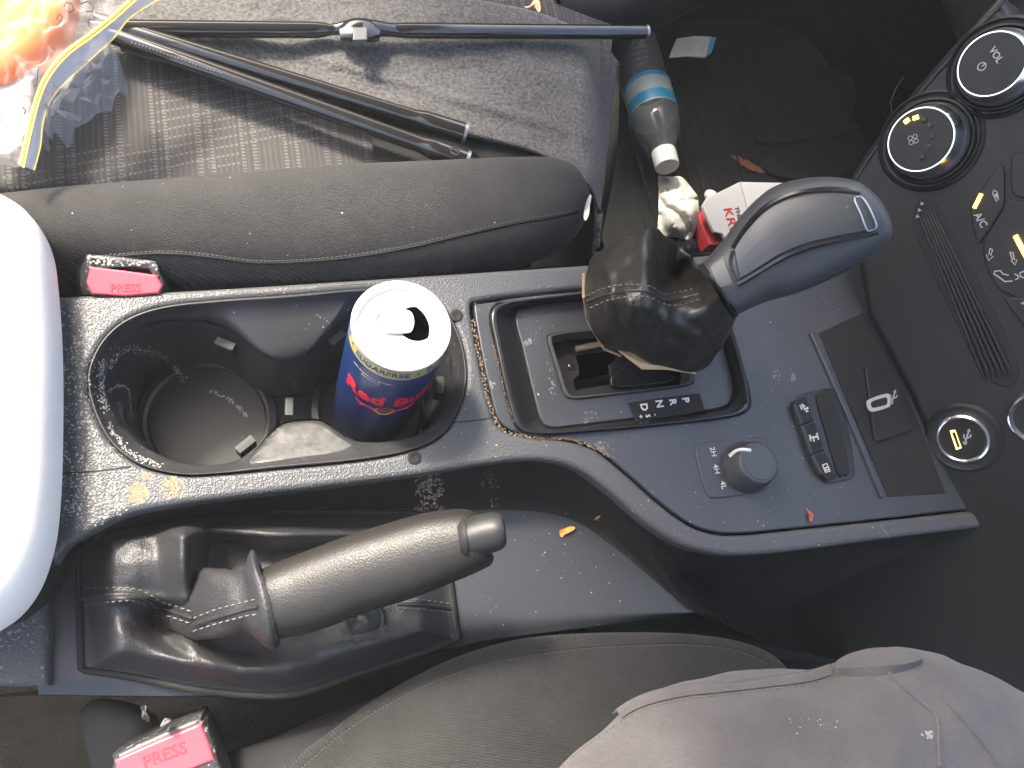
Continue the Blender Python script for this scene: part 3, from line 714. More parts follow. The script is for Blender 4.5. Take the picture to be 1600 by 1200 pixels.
def ringmark(px, py, r, h, par, mt, wd=.0004, gap=0):
    c = SK.px(px, py, h); P = [SK.w(c.x+r*math.cos(a), c.y+r*math.sin(a), h) for a in [gap+(6.283-2*gap)*k/20+1.57 for k in range(21)]]
    return tube('power_mark', P, wd, mt, par, 4)
ringmark(1534, 104, .0022, FH*.99+.0003, k2[0], M['grey_print'])
c = SK.px(1534, 104, FH*.99); tube('power_mark', [SK.w(c.x, c.y, FH*.99+.0003), SK.w(c.x, c.y+.0026, FH*.99+.0003)], .0004, M['grey_print'], k2[0], 4)
for k in range(4):
    c = SK.px(1427, 218, FH*.99); a = k*math.pi/2+.5
    P = [SK.w(c.x+.0021*math.cos(a)+.0013*math.cos(t), c.y+.0021*math.sin(a)+.0013*math.sin(t), FH*.99+.0003) for t in [6.283*i/12 for i in range(13)]]
    tube('fan_mark', P, .00026, M['grey_print'], k1[0], 4)
r1 = pxr(1438, 218, 50, FH)*.72; c1 = SK.px(1438, 218, FH)
for (x, y, lit) in ((1417, 189, 1), (1431, 184, 1), (1444, 187, 0), (1453, 196, 0), (1457, 212, 0), (1452, 229, 0), (1441, 245, 0)):
    c = SK.px(x, y, FH); a = math.atan2(c.y-c1.y, c.x-c1.x)-1.5708; ca, sa = math.cos(a), math.sin(a)
    P = [(c.x+u*ca-v*sa, c.y+u*sa+v*ca) for u, v in ((-.0016, -.0012), (.0016, -.0012), (.0016, .0012), (-.0016, .0012))]
    plate('speed_light', SK, [P], M['led'] if lit else M['dash'], k1[0], h=FH*.99+.0012, t=.0012, b=.0001, sm=False, px=False)
# buttons and their marks
def splate(name, pts, mt, par, h, t=.002, b=.0005, n=3, sm=True): return plate(name, SK, [sloop(pts, n) if sm else pts], mt, par, h=h, t=t, b=b, sm=False)
ac = splate('climate_button', [(1516, 330), (1520, 318), (1556, 262), (1563, 258), (1569, 266), (1569, 312), (1562, 332), (1536, 372), (1528, 380), (1524, 372), (1518, 345)], M['stack'], stk, .0022, b=.0008, n=2)
splate('climate_button', [(1580, 250), (1584, 242), (1640, 244), (1640, 330), (1600, 310), (1580, 300)], M['stack'], stk, .0018, b=.0008, n=2)
splate('climate_button', [(1536, 384), (1546, 360), (1566, 330), (1580, 312), (1640, 344), (1650, 470), (1580, 462), (1556, 446), (1540, 415)], M['stack'], stk, .0014, b=.0008, n=2)
splate('climate_button', [(1570, 470), (1580, 465), (1650, 478), (1650, 560), (1600, 510)], M['stack'], stk, .0018, b=.0008, n=2)
def led(a, b, wd):
    P = [SK.w(*SK.px(*a), .0026), SK.w(*SK.px((a[0]+b[0])/2, (a[1]+b[1])/2), .0027), SK.w(*SK.px(*b), .0026)]
    tube('amber_light', P, wd, M['led'], stk, 8)
led((1524, 325), (1535, 303), .0011); led((1588, 368), (1606, 402), .0013)
stext('button_lettering', 'A/C', 1532, 344, .0060, M['grey_print'], stk, .0026)
stext('button_lettering', 'M', 1604, 476, .0075, M['grey_print'], stk, .0026)
icon('button_icon', SK, [[(1553, 297), (1558, 300), (1560, 311), (1557, 315), (1554, 308), (1551, 302), (1553, 297)], [(1554, 304), (1559, 309)], [(1556, 302), (1558, 308)]], M['grey_print'], stk, .0027, .0003)
icon('button_icon', SK, [[(1547, 388), (1551, 390), (1548, 399), (1552, 400), (1545, 407), (1541, 398), (1545, 398), (1547, 388)], [(1578, 394), (1583, 395), (1585, 406), (1589, 406), (1586, 414), (1580, 407), (1582, 406), (1578, 394)]], M['grey_print'], stk, .0019, .0003)
icon('button_icon', SK, [[(1576, 430), (1567, 428), (1563, 423), (1554, 424), (1553, 428), (1561, 433), (1570, 440), (1582, 439)], [(1585, 428), (1590, 430), (1591, 435), (1586, 437)], [(1600, 424), (1594, 426), (1594, 432), (1600, 434)]], M['grey_print'], stk, .0019, .0004)
# long ribbed pad beside the buttons
vp = [(1428, 338), (1432, 320), (1440, 313), (1456, 315), (1464, 322), (1530, 440), (1588, 560), (1591, 586), (1580, 604), (1560, 602), (1540, 590), (1520, 560), (1430, 365)]
splate('vent_pad', vp, M['dark'], stk, .0008, t=.002, b=.0006, n=3)
for k in range(6):
    f = k/5; a = (1435+24*f, 330-6*f+f*f*4); b = (1540+44*f, 592-4*f)
    tube('vent_rib', [SK.w(*SK.px(a[0]+(b[0]-a[0])*t, a[1]+(b[1]-a[1])*t), .0012) for t in (0, .05, .5, .95, 1)], lambda t: .0013 if .02 < t < .98 else .0005, M['stack'], stk, 6)
for (x, y) in ((1441, 318), (1437, 328), (1434, 338)):
    splate('chip_mark', [(x-2, y-3), (x+3, y+1), (x-3, y+3)], M['grey_print'], stk, .0022, t=.0005, b=.0001, sm=False)
# round charging socket
us = SK.px(1503, 686, .004); ur = pxr(1503, 686, 35, .004)
uo = SK.w(us.x, us.y, 0)
lathe('socket_bezel', uo, SK.n, [(ur*1.55, -.002), (ur*1.55, .0006), (ur*1.42, .0016), (ur*1.3, .0005), (ur*1.15, .0005)], M['stack'], stk, 56)
lathe('socket_ring', uo, SK.n, [(ur*1.12, 0), (ur*1.06, .004), (ur*.98, .0048), (ur*.92, .0042), (ur*.90, .002)], M['chrome'], stk, 56)
lathe('socket_face', uo, SK.n, [(ur*.91, .0026), (ur*.3, .0028), (.0003, .0028)], M['dark'], stk, 40)
splate('usb_port', [(1484, 673), (1492, 672), (1502, 700), (1494, 703)], M['led_dim'], stk, .0034, t=.0008, b=.0002, sm=False)
splate('usb_tongue', [(1487, 676), (1492, 675), (1500, 699), (1496, 700)], M['black'], stk, .0040, t=.0008, b=.0002, sm=False)
trident(SK, 1511, 682, 1.0, M['grey_print'], stk, .0034, .3)
u2 = SK.px(1622, 655, .004); uo = SK.w(u2.x, u2.y, 0)
lathe('socket_ring', uo, SK.n, [(ur*1.2, 0), (ur*1.06, .004), (ur*.98, .0048), (ur*.88, .002)], M['chrome'], stk, 56, 35, False)
lathe('socket_face', uo, SK.n, [(ur*.90, .0022), (.0003, .0024)], M['dark'], stk, 40)

# ================================================================== GEAR LEVER
gl = thing('gear_lever', 'black gear lever leaning forward with its leather boot torn loose from the shift surround', 'gear lever', (.23, .125, 0))
gb = [[(934, 396, .015), (915, 424, .03), (913, 466, .032), (917, 502, .014), (935, 450, -.002)],
      [(968, 380, .032), (948, 415, .058), (945, 475, .062), (946, 541, .012), (970, 470, -.002)],
      [(1000, 363, .050), (985, 412, .070), (980, 478, .078), (985, 553, .010), (1000, 470, -.002)],
      [(1018, 355, .058), (1012, 408, .079), (1004, 480, .084), (1012, 564, .010), (1030, 470, -.002)],
      [(1036, 365, .052), (1036, 420, .058), (1030, 488, .078), (1048, 573, .007), (1050, 475, -.002)],
      [(1062, 386, .044), (1058, 432, .040), (1056, 495, .070), (1087, 581, .004), (1072, 480, -.002)],
      [(1084, 408, .052), (1086, 442, .058), (1094, 490, .076), (1128, 544, .026), (1110, 480, .02)],
      [(1094, 418, .062), (1104, 440, .083), (1124, 470, .088), (1150, 493, .060), (1122, 455, .045)]]
def topx(p):
    d = p-C; cxx, cyy, czz = xa.x*d.x+ya.x*d.y+za.x*d.z, xa.y*d.x+ya.y*d.y+za.y*d.z, xa.z*d.x+ya.z*d.y+za.z*d.z
    return 800+FPX*cxx/czz, 600+FPX*cyy/czz
def bootd(p):                                  # creases of the slack leather, deepest in the fold beside the collar
    x, y = topx(p); n_ = (C-p).normalized()
    d = -.016*G(x, y, 1064, 424, 34, 9, -.62) + .005*G(x, y, 1088, 428, 26, 9, -.62) - .006*G(x, y, 1046, 452, 12, 16)
    d += .0045*G(x, y, 985, 500, 8, 60, -.12) - .004*G(x, y, 968, 500, 8, 50, -.12) + .005*G(x, y, 1085, 522, 46, 7, .45) - .005*G(x, y, 1078, 540, 46, 8, .45)
    d += .004*G(x, y, 1040, 520, 10, 40, .2) - .004*G(x, y, 1022, 515, 9, 40, .2) + .003*G(x, y, 945, 420, 8, 30, -.3)
    return n_*d + Vector((fbm(p, 45), fbm(p+Vector((9, 0, 0)), 45), fbm(p+Vector((0, 7, 0)), 45)))*.0022
boot = patch('gear_boot', gb, M['leather_brown'], gl, True, 12, bootd)
bt = bvh(boot)
for pts in ([(917, 463), (950, 449), (990, 445), (1018, 449), (1036, 461), (1056, 458), (1086, 452)], [(922, 482), (955, 468), (1000, 463), (1024, 469), (1045, 478), (1070, 476), (1096, 467)]):
    stitches('stitching', bt, pts, M['thread'], gl, 20, .0005)
seam('boot_seam', bt, [(917, 472), (955, 459), (1000, 454), (1022, 460), (1040, 470), (1062, 467), (1092, 460)], .0009, M['leather'], gl, .0001)
te = [(962, 541), (976, 547), (1002, 558), (1042, 570), (1086, 580)]; te2 = [(966, 549), (983, 562), (1003, 577), (1044, 578), (1088, 585)]
gridmesh('torn_edge', [[W(x, y, .016-.010*i/4) for i, (x, y) in enumerate(te)], [W((a[0]+b[0])/2, (a[1]+b[1])/2, .0165-.010*i/4) for i, (a, b) in enumerate(zip(te, te2))], [W(x, y, .012-.008*i/4) for i, (x, y) in enumerate(te2)]], M['torn'], gl)
tube('torn_fringe', [W(912, 428, .03), W(912, 465, .033), W(919, 503, .016), W(944, 545, .014), W(970, 556, .013)], .0010, M['mud_dark'], gl, 6)
tube('lever_shaft', [W(1010, 560, -.02), W(1060, 505, .03), W(1130, 450, .075)], .006, M['dark'], gl, 12)
kn = sil('knob', [((1094, 416), (1149, 493), .070, .016), ((1128, 378), (1196, 472), .078, .020), ((1165, 331), (1246, 458), .088, .024), ((1207, 295), (1296, 437), .098, .026), ((1254, 281), (1338, 415), .108, .026), ((1305, 280), (1366, 397), .117, .024), ((1347, 290), (1385, 380), .124, .020), ((1376, 315), (1393, 362), .129, .012), ((1388, 333), (1393, 348), .131, .003)], M['knob'], gl, 40, 2.3, 6, True)
kb = bvh(kn)
sil('knob_collar', [((1088, 412), (1145, 497), .0685, .0175), ((1094, 414), (1151, 496), .0705, .0178), ((1099, 411), (1155, 493), .072, .0182)], M['gloss'], gl, 36, 2.3, 4)
decal('collar_window', kb, [(1108, 417), (1118, 407), (1130, 398)], [(1122, 452), (1134, 450), (1147, 445)], M['window'], kn, .0006, 16, 16)
topc = [(1146, 392), (1168, 358), (1200, 326), (1240, 308), (1290, 301), (1330, 303), (1344, 306)]
botc = [(1152, 440), (1180, 424), (1220, 400), (1262, 383), (1310, 371), (1352, 363), (1370, 358)]
decal('top_insert', kb, topc, botc, M['insert'], kn, .0011, 44, 20)
for pts in (topc, botc): seam('insert_groove', kb, [(x, y-4 if pts is topc else y+4) for x, y in pts], .0016, M['gloss'], kn, .0004)
seam('insert_groove', kb, [(1145, 393), (1141, 415), (1151, 441)], .0010, M['gloss'], kn, .0004)
ib = bvh([o for o in kn.children if o.name.startswith('top_insert')][0], kn)
loop = [(1338, 308), (1346, 309), (1355, 320), (1363, 336), (1369, 352), (1366, 358), (1356, 360), (1351, 352), (1345, 335), (1337, 318), (1335, 311), (1338, 308)]
seam('release_mark', ib, loop, .0005, M['silver'], kn, .0004)

# ================================================================== HANDBRAKE
hb = thing('handbrake', 'worn black handbrake lever with a creased leather gaiter in the side pocket', 'handbrake', (-.03, .02, FLOORZ))
gA = [(122, 850), (150, 822), (200, 806), (300, 800), (430, 799), (560, 801), (660, 806), (694, 836)]
gB = [(128, 1046), (200, 1056), (300, 1076), (400, 1086), (470, 1082), (560, 1052), (640, 1026), (716, 998)]
def gz(u, v, x, y):
    e = min(1, min(u, 1-u)*9, v*7, (1-v)*6); e = e*e*(3-2*e)
    z = .014
    z += .020*G(x, y, 215, 880, 90, 75) + .034*G(x, y, 290, 872, 26, 92, -.06) + .018*G(x, y, 360, 822, 90, 24)
    z += .012*G(x, y, 480, 835, 110, 22, .1) + .012*G(x, y, 175, 1000, 50, 60) + .014*G(x, y, 300, 1030, 80, 30, .25)
    z += .010*G(x, y, 430, 1060, 90, 30) + .012*G(x, y, 600, 1000, 110, 28, -.2)+.005*G(x, y, 650, 950, 60, 30)
    z -= .030*G(x, y, 262, 968, 34, 22, .35) + .034*G(x, y, 350, 885, 42, 50) + .022*G(x, y, 370, 1000, 50, 26)
    z -= .018*G(x, y, 470, 870, 110, 20, -.25) + .010*G(x, y, 260, 1005, 60, 12, .5)
    z += .008*G(x, y, 190, 935, 90, 9, .02)+.0016*fbm(Vector((x*.02, y*.02, 3)), 1.0)
    z = z if z > .006 else .006*math.exp((z-.006)/.012)-.0*z
    return FLOORZ + .002 + z*e
gait = ruled('gaiter', gA, gB, M['leather'], hb, 150, 80, gz)
# frame lip round the gaiter
lp = smooth([Vector(p) for p in gA], 6)+smooth([Vector(p) for p in gB], 6)[::-1]
tube('gaiter_frame', [W(p.x, p.y, FLOORZ+.0015) for p in lp+[lp[0]]], .0022, M['dark'], hb, 8)
# neck of the gaiter running into the grip
neck = sil('gaiter_neck', [((262, 912), (262, 985), -.044, .010), ((312, 890), (318, 1000), -.016, .019), ((345, 890), (356, 995), -.002, .021), ((372, 892), (386, 990), .006, .021), ((384, 880), (405, 1003), .010, .024), ((394, 862), (424, 1015), .012, .027), ((404, 870), (436, 1008), .0135, .025)], M['leather'], hb, 36, 2.4, 6, True,
           lambda p: Vector((fbm(p, 60), fbm(p+Vector((5, 0, 0)), 60), fbm(p+Vector((0, 5, 0)), 60)))*.0015)
gt = bvh(gait, neck)
for pts, n_ in (([(124, 921), (165, 918), (213, 921), (250, 938), (302, 956)], 18), ([(124, 949), (165, 941), (212, 938), (240, 954), (300, 974)], 18), ([(302, 966), (340, 952), (386, 940), (402, 936)], 10), ([(302, 986), (340, 974), (386, 962), (404, 960)], 10), ([(620, 938), (660, 938), (706, 944)], 9), ([(622, 951), (665, 953), (708, 958)], 9)):
    stitches('stitching', gt, pts, M['thread'], hb, n_, .00045)
for pts in ([(124, 936), (165, 930), (213, 930), (245, 946), (302, 966)], [(302, 977), (340, 964), (386, 951), (404, 948)], [(620, 944), (662, 945), (708, 951)]):
    seam('gaiter_seam', gt, pts, .0011, M['leather'], hb, .0002)
grip = sil('grip', [((388, 903), (422, 992), .011, .014), ((393, 897), (430, 998), .012, .020), ((402, 893), (440, 998), .014, .0235), ((450, 873), (498, 985), .019, .0235), ((520, 846), (570, 958), .026, .0235), ((590, 823), (645, 935), .033, .0235), ((655, 804), (700, 913), .039, .0235), ((700, 797), (735, 899), .0435, .023), ((724, 796), (758, 888), .0465, .021), ((742, 801), (768, 882), .048, .016), ((752, 812), (772, 872), .049, .009)], M['grip'], hb, 40, 2.5, 6, True)
btn = [W(726, 837, .048), W(746, 834.5, .0515), W(764, 832, .0545), W(777, 830.5, .0565), W(783, 829.5, .0575), W(785.5, 829.2, .0579)]
rr0 = (W(764, 802, .0545)-W(764, 862, .0545)).length/2
prof_ = [1.02, 1.02, 1.0, .97, .86, .6]
bo = sil('release_button', [((718, 815), (726, 873), .0575, .0105), ((735, 808), (743, 870), .0595, .0110), ((752, 803), (760, 866), .0615, .0110), ((768, 801), (776, 862), .0635, .0108), ((779, 802), (785, 858), .0648, .0100), ((785, 806), (790, 853), .0656, .0086), ((788, 812), (792, 847), .066, .0064)], M['brake_button'], hb, 40, 2.0, 8, True)
sil('button_collar', [((713, 812), (721, 879), .0560, .0118), ((720, 808), (729, 879), .0572, .0124), ((726, 808), (734, 877), .0580, .0122)], M['black'], hb, 40, 2.0, 5, True)
lathe('gaiter_boss', W(572, 968, -.026), (0, -.3, 1), [(.011, -.006), (.011, .001), (.0095, .003), (.008, .0022), (.006, .0035), (.001, .0036)], M['leather'], hb, 28)

# ================================================================== ENERGY DRINK CAN
cx_, cy_ = .0655, .137
can = thing('drink_can', 'slim dark blue energy drink can with silver lid, open in the right cup holder', 'drink can', (cx_, cy_, -.0815))
off = W(628, 508, .0545); cx2, cy2 = off.x, off.y
ctop = Vector((cx2, cy2, .0545)); cbot = Vector((cx_, cy_, -.0815)); cax = (ctop-cbot).normalized(); CL = (ctop-cbot).length
RB = .0264
lathe('can_body', cbot, cax, [(.018, .002), (.021, 0), (.0245, .005), (RB, .011), (RB, .06), (RB, CL-.0135), (RB-.0004, CL-.0115)], M['can_blue'], can, 72, 35, False)
lathe('gold_band', cbot, cax, [(RB-.0003, CL-.0118), (RB-.0006, CL-.0105), (.0254, CL-.0065), (.0249, CL-.0045)], M['can_gold'], can, 72, 35, False)
lid = lathe('can_lid', cbot, cax, [(.0244, CL-.0052), (.0246, CL-.0035), (.0257, CL-.0022), (.0261, CL-.0008), (.0258, CL+.0002), (.0250, CL+.0004), (.0243, CL-.0006), (.0236, CL-.0040), (.0226, CL-.0048), (.0216, CL-.0040), (.0210, CL-.0030), (.0200, CL-.0028), (.0150, CL-.0028)], M['alu'], can, 72, 30, False)
CF = Frame(cbot+cax*(CL-.0028), (1, 0, 0), (0, 1, 0)); CF.n = cax; CF.u = (CF.u-cax*CF.u.dot(cax)).normalized(); CF.v = cax.cross(CF.u)
circ = [Vector((.0151*math.cos(6.283*k/60), .0151*math.sin(6.283*k/60))) for k in range(60)]
mo = CF.px(650, 506); 
mouth = [Vector((mo.x+.0098*math.cos(6.283*k/36)*1.0, mo.y+.0100*math.sin(6.283*k/36))) for k in range(36)]
circ = [Vector((.0202*math.cos(6.283*k/72), .0202*math.sin(6.283*k/72))) for k in range(72)]
plate('lid_panel', CF, [circ, mouth], M['alu'], can, h=.0003, t=.0009, b=.0003, sm=False, px=False)
lathe('can_inside', cbot+cax*(CL-.030), cax, [(.020, .026), (.022, .015), (.022, 0), (.001, 0)], M['black'], can, 32, 35, False)
tc_ = CF.px(613, 503); 
tabo = [(x*.92, y*.92) for x, y in [(-.0118, 0), (-.0108, .0052), (-.006, .0074), (0, .0078), (.006, .0074), (.0105, .006), (.0122, 0), (.0105, -.006), (.006, -.0074), (0, -.0078), (-.006, -.0074), (-.0108, -.0052)]]
tabh = [(-.0088, 0), (-.0075, .0040), (-.004, .0046), (-.0022, .003), (-.0018, 0), (-.0022, -.003), (-.004, -.0046), (-.0075, -.0040)]
ta = math.atan2(mo.y-tc_.y, mo.x-tc_.x)
rot2 = lambda P: [(tc_.x+x*math.cos(ta)-y*math.sin(ta), tc_.y+x*math.sin(ta)+y*math.cos(ta)) for x, y in P]
plate('ring_pull', CF, [sloop(rot2(tabo), 4), sloop(rot2(tabh), 4)], M['alu'], can, h=.0026, t=.0012, b=.0005, sm=False, px=False)
lathe('lid_rivet', CF.w(tc_.x+.003*math.cos(ta), tc_.y+.003*math.sin(ta), 0), cax, [(.0024, 0), (.0024, .0028), (.0018, .0034), (.0005, .0035)], M['alu'], can, 18)
def canwrap(ang, hgt, r=None, tilt=0, slope=0.0):
    rad = r or RB
    def f(x, y, z):
        a = ang + x/rad; hh = hgt+y
        rr = rad+z - max(0, hh-(CL-.0115))*slope
        return cbot + cax*hh + (CF.u*math.cos(a)+CF.v*math.sin(a))*rr
    return f
def cang(px, py, hh):                          # bearing on the can wall where a picture point meets it
    best = min((((cbot+cax*hh+(CF.u*math.cos(a)+CF.v*math.sin(a))*RB)), a) for a in [math.pi+math.pi*k/200 for k in range(201)]) if False else None
    b = (1e9, 0)
    for k in range(401):
        a = math.pi+math.pi*k/400; p = cbot+cax*hh+(CF.u*math.cos(a)+CF.v*math.sin(a))*RB
        d = (p-C).normalized().cross(ray(px, py).normalized()).length
        if d < b[0]: b = (d, a)
    return b[1]
a1 = cang(600, 566, CL-.008)
for k, s in ((0, 'SUGARFREE'), (1, 'SUGARFREE'), (-1, 'SUGARFREE')):
    text('band_lettering', s, None, 0, 0, .0050, M['can_text'], can, h=.0003, bold=.00004, sx=1.25, wrap=canwrap(a1+k*1.62, CL-.0078, RB-.0003, slope=.22))
for k in (-.5, .5): text('band_lettering', '•', None, 0, 0, .006, M['can_text'], can, h=.0003, wrap=canwrap(a1+k*1.62, CL-.0078, RB-.0003, slope=.22))
a2 = cang(600, 628, CL-.037)
text('brand_lettering', 'Red Bull', None, 0, 0, .0165, M['can_red'], can, h=.0002, bold=.0005, sx=1.0, wrap=canwrap(a2+.10, CL-.046))
for i, s in enumerate(('with sweeteners, no sugars', 'taurine drink')): text('fine_print', s, None, 0, 0, .0022, M['grey_print'], can, h=.0002, wrap=canwrap(a1-.12, CL-.018-.0032*i))
def canshape(name, pts, mt, ang, hgt, h=.0002):
    P = smooth([Vector(p) for p in pts], 5, True); f = canwrap(ang, hgt); tri = tessellate_polygon([[Vector((p.x, p.y, 0)) for p in P]])
    return mesh(name, [f(p.x, p.y, h) for p in P], [tuple(t) for t in tri], mt, can, 0)
canshape('emblem_disc', [(.0055*math.cos(6.283*k/12), .0055*math.sin(6.283*k/12)) for k in range(12)], M['can_yellow'], a2+.1, CL-.0605, .00015)
bull = [(-.0185, .001), (-.016, .0045), (-.010, .0052), (-.005, .0040), (-.001, .0015), (-.0005, -.001), (-.004, -.0012), (-.006, -.0045), (-.0075, -.0012), (-.012, -.001), (-.0145, -.005), (-.0150, -.0008)]
canshape('emblem_animal', bull, M['can_red'], a2+.1, CL-.0590, .0003); canshape('emblem_animal', [(-x, y) for x, y in bull], M['can_red'], a2+.1, CL-.0590, .0003)
dt = bvh([o for o in can.children if o.name.startswith('can_body')][0])
crust('dried_splash', dt, 665, 600, 16, 34, 90, (.0003, .0008), M['mud'], can)
crust('dried_splash', dt, 600, 668, 40, 12, 60, (.0003, .0007), M['mud_dark'], can)

# ================================================================== ARMREST, SEATS
arm = thing('armrest', 'pale padded armrest lid, brightly sunlit, behind the twin cup holders', 'armrest', (-.17, .1, .02))
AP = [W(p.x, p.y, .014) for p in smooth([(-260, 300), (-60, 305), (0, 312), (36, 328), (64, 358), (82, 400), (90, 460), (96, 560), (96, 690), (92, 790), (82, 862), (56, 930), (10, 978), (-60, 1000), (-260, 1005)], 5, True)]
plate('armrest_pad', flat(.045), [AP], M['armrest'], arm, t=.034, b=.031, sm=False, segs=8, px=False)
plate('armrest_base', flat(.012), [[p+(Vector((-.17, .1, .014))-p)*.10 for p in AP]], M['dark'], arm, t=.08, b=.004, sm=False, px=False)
ps = thing('passenger_seat', 'black passenger seat with dotted weave cushion and raised side bolster', 'car seat', (.0, .35, -.1))
def cz(u, v, x, y): return -.022 - max(0, (x-880)/80)**2*.02 + .0015*fbm(Vector((x*.01, y*.01, 0)), 1) - .018*G(x, y, 300, 330, 700, 25)
def dotted():
    Mt = mat('dotted_weave', (.03, .028, .026), .92, sheen=.05); t = Mt.node_tree; N = t.nodes; L = t.links; B = N['Principled BSDF']
    tc = N.new('ShaderNodeTexCoord'); sp = N.new('ShaderNodeSeparateXYZ'); L.new(tc.outputs['Object'], sp.inputs[0])
    def ma(op, a, b=None, c=None):
        n_ = N.new('ShaderNodeMath'); n_.operation = op
        for i, x in enumerate((a, b, c)):
            if x is None: continue
            if isinstance(x, (int, float)): n_.inputs[i].default_value = x
            else: L.new(x, n_.inputs[i])
        return n_.outputs[0]
    x, y = sp.outputs[0], sp.outputs[1]
    fr_ = lambda a: ma('FRACT', a)
    lt = lambda a, b: ma('LESS_THAN', a, b)
    cxi = ma('FLOOR', ma('DIVIDE', x, .052)); yy = ma('ADD', y, ma('MULTIPLY', cxi, .017)); cyi = ma('FLOOR', ma('DIVIDE', yy, .034))
    par = fr_(ma('MULTIPLY', ma('ADD', ma('MULTIPLY', cxi, 3), ma('MULTIPLY', cyi, 5)), .1429))
    fx = fr_(ma('DIVIDE', x, .026)); two = ma('MAXIMUM', lt(fx, .10), ma('MULTIPLY', lt(fx, .38), ma('GREATER_THAN', fx, .28)))
    colm = ma('MULTIPLY', two, lt(fr_(ma('DIVIDE', y, .0024)), .45))
    sl_ = ma('ADD', y, ma('MULTIPLY', x, -.22))
    rowm = ma('MULTIPLY', lt(fr_(ma('DIVIDE', sl_, .0068)), .20), lt(fr_(ma('DIVIDE', x, .0030)), .55))
    rowm = ma('MULTIPLY', rowm, lt(par, .55))
    faint = ma('MULTIPLY', lt(fr_(ma('DIVIDE', x, .0034)), .4), .22)
    msk = ma('MAXIMUM', ma('MAXIMUM', colm, rowm), faint)
    nn = N.new('ShaderNodeTexNoise'); nn.inputs['Scale'].default_value = 300; L.new(tc.outputs['Object'], nn.inputs['Vector'])
    msk = ma('MULTIPLY', msk, ma('ADD', nn.outputs['Fac'], .35))
    mx = N.new('ShaderNodeMix'); mx.data_type = 'RGBA'; L.new(msk, mx.inputs[0]); mx.inputs[6].default_value = (.034, .031, .029, 1); mx.inputs[7].default_value = (.10, .096, .088, 1)
    L.new(mx.outputs[2], B.inputs['Base Color'])
    bp = N.new('ShaderNodeBump'); bp.inputs['Strength'].default_value = .6; bp.inputs['Distance'].default_value = .0008; L.new(msk, bp.inputs['Height']); L.new(bp.outputs[0], B.inputs['Normal'])
    return Mt
M['dotted'] = dotted()
ruled('cushion', [(-160, -60), (300, -60), (700, -40), (960, 40)], [(-160, 345), (200, 312), (560, 280), (925, 290)], M['dotted'], ps, 80, 50, cz)
ruled('cushion_edge', [(578, 150), (700, 170), (840, 215), (905, 268)], [(586, 300), (700, 300), (820, 300), (905, 300)], M['fabric'], ps, 40, 20, lambda u, v, x, y: -.0195)
pb = sil('bolster', [((-120, 345), (-120, 452), -.030, .045), ((60, 319), (60, 442), -.022, .042), ((200, 303), (200, 446), -.018, .040), ((400, 284), (400, 452), -.014, .038), ((560, 270), (560, 446), -.012, .036), ((700, 262), (700, 432), -.012, .034), ((800, 257), (800, 412), -.014, .032), ((862, 257), (858, 392), -.016, .030), ((898, 268), (896, 366), -.018, .024), ((916, 290), (914, 340), -.020, .014), ((922, 306), (921, 322), -.021, .005)], M['fabric'], ps, 44, 2.3, 6, True)
pbt = bvh(pb)
seam('seat_seam', pbt, [(150, 404), (250, 396), (330, 402), (400, 411), (480, 409), (560, 401), (640, 387), (720, 368), (800, 350), (860, 340), (905, 330)], .0011, M['dark'], ps, -.0003)
stitches('stitching', pbt, [(150, 400), (250, 392), (330, 398), (400, 407), (480, 405), (560, 397), (640, 383), (720, 364), (800, 346), (860, 336), (905, 326)], M['thread_dark'], ps, 110, .00035)
tube('seat_piping', [W(p.x, p.y, .004) for p in smooth([Vector(q) for q in [(60, 318), (200, 303), (400, 285), (560, 271), (700, 263), (800, 258), (862, 258), (896, 268)]], 6)], .0014, M['dark'], ps, 6) if False else None
rows = [[Vector((x, y, z)) for x in (-.5, .0, .15, .22)] for y, z in ((.26, -.06), (.26, -.2), (.26, FLZ+.06))]
gridmesh('seat_side', rows, M['dark'], ps)
rows = [[Vector((W(945, 300, -.06).x-.012+.012*math.sin(a*1.5), y, -.06-.24*a/1.5)) for y in (.24, .4, .6, .72)] for a in (0, .5, 1, 1.5)]
gridmesh('seat_front', rows, M['fabric'], ps)
crumbs('pale_grit', bvh(pb, [o for o in ps.children if o.name.startswith('cushion')][0]), (100, 230, 900, 420), 26, (.0002, .0007), M['crumb'], ps)

# grey felt cover over the front of that seat
bA = [(150, -20), (400, -30), (650, -14), (760, 2), (830, 16), (880, 34), (930, 56), (966, 96)]
bB = [(188, 76), (330, 110), (480, 146), (600, 176), (720, 206), (800, 226), (860, 246), (905, 274), (934, 318), (930, 402)]
def bz_(u, v, x, y):
    d = max(0, (x-905)/62); return -.012 - .07*d*d - .02*max(0, (y-330)/80) + .003*fbm(Vector((x*.008, y*.012, 2)), 1)+.0022*G(x, y, 700, 150, 240, 8, .28)
felt = ruled('felt_cover', bA, bB, M['felt'], None, 110, 50, bz_)
md = felt.modifiers.new('thick', 'SOLIDIFY'); md.thickness = .003
tag(felt, 'marled grey felt cover spread over the front of the passenger seat cushion', 'seat cover')
# hanging edge of the cover in front of the seat
ed = [W(x, y, z) for x, y, z in ((968, 96, -.07), (968, 150, -.08), (966, 210, -.08), (960, 270, -.085), (948, 330, -.09), (934, 400, -.09))]
rows = [[p+Vector((.004*k, 0, -.045*k)) for p in smooth(ed, 6)] for k in range(4)]
fe = gridmesh('hanging_edge', rows, M['felt'], felt)
# white scrap between cover and bolster
sc1 = leafy('paper_scrap', None, [(911, 346), (914, 318), (922, 306), (919, 334), (914, 347)], M['paper'], None)
tag(sc1, 'small white paper scrap wedged between the seat bolster and the felt cover', 'paper scrap')

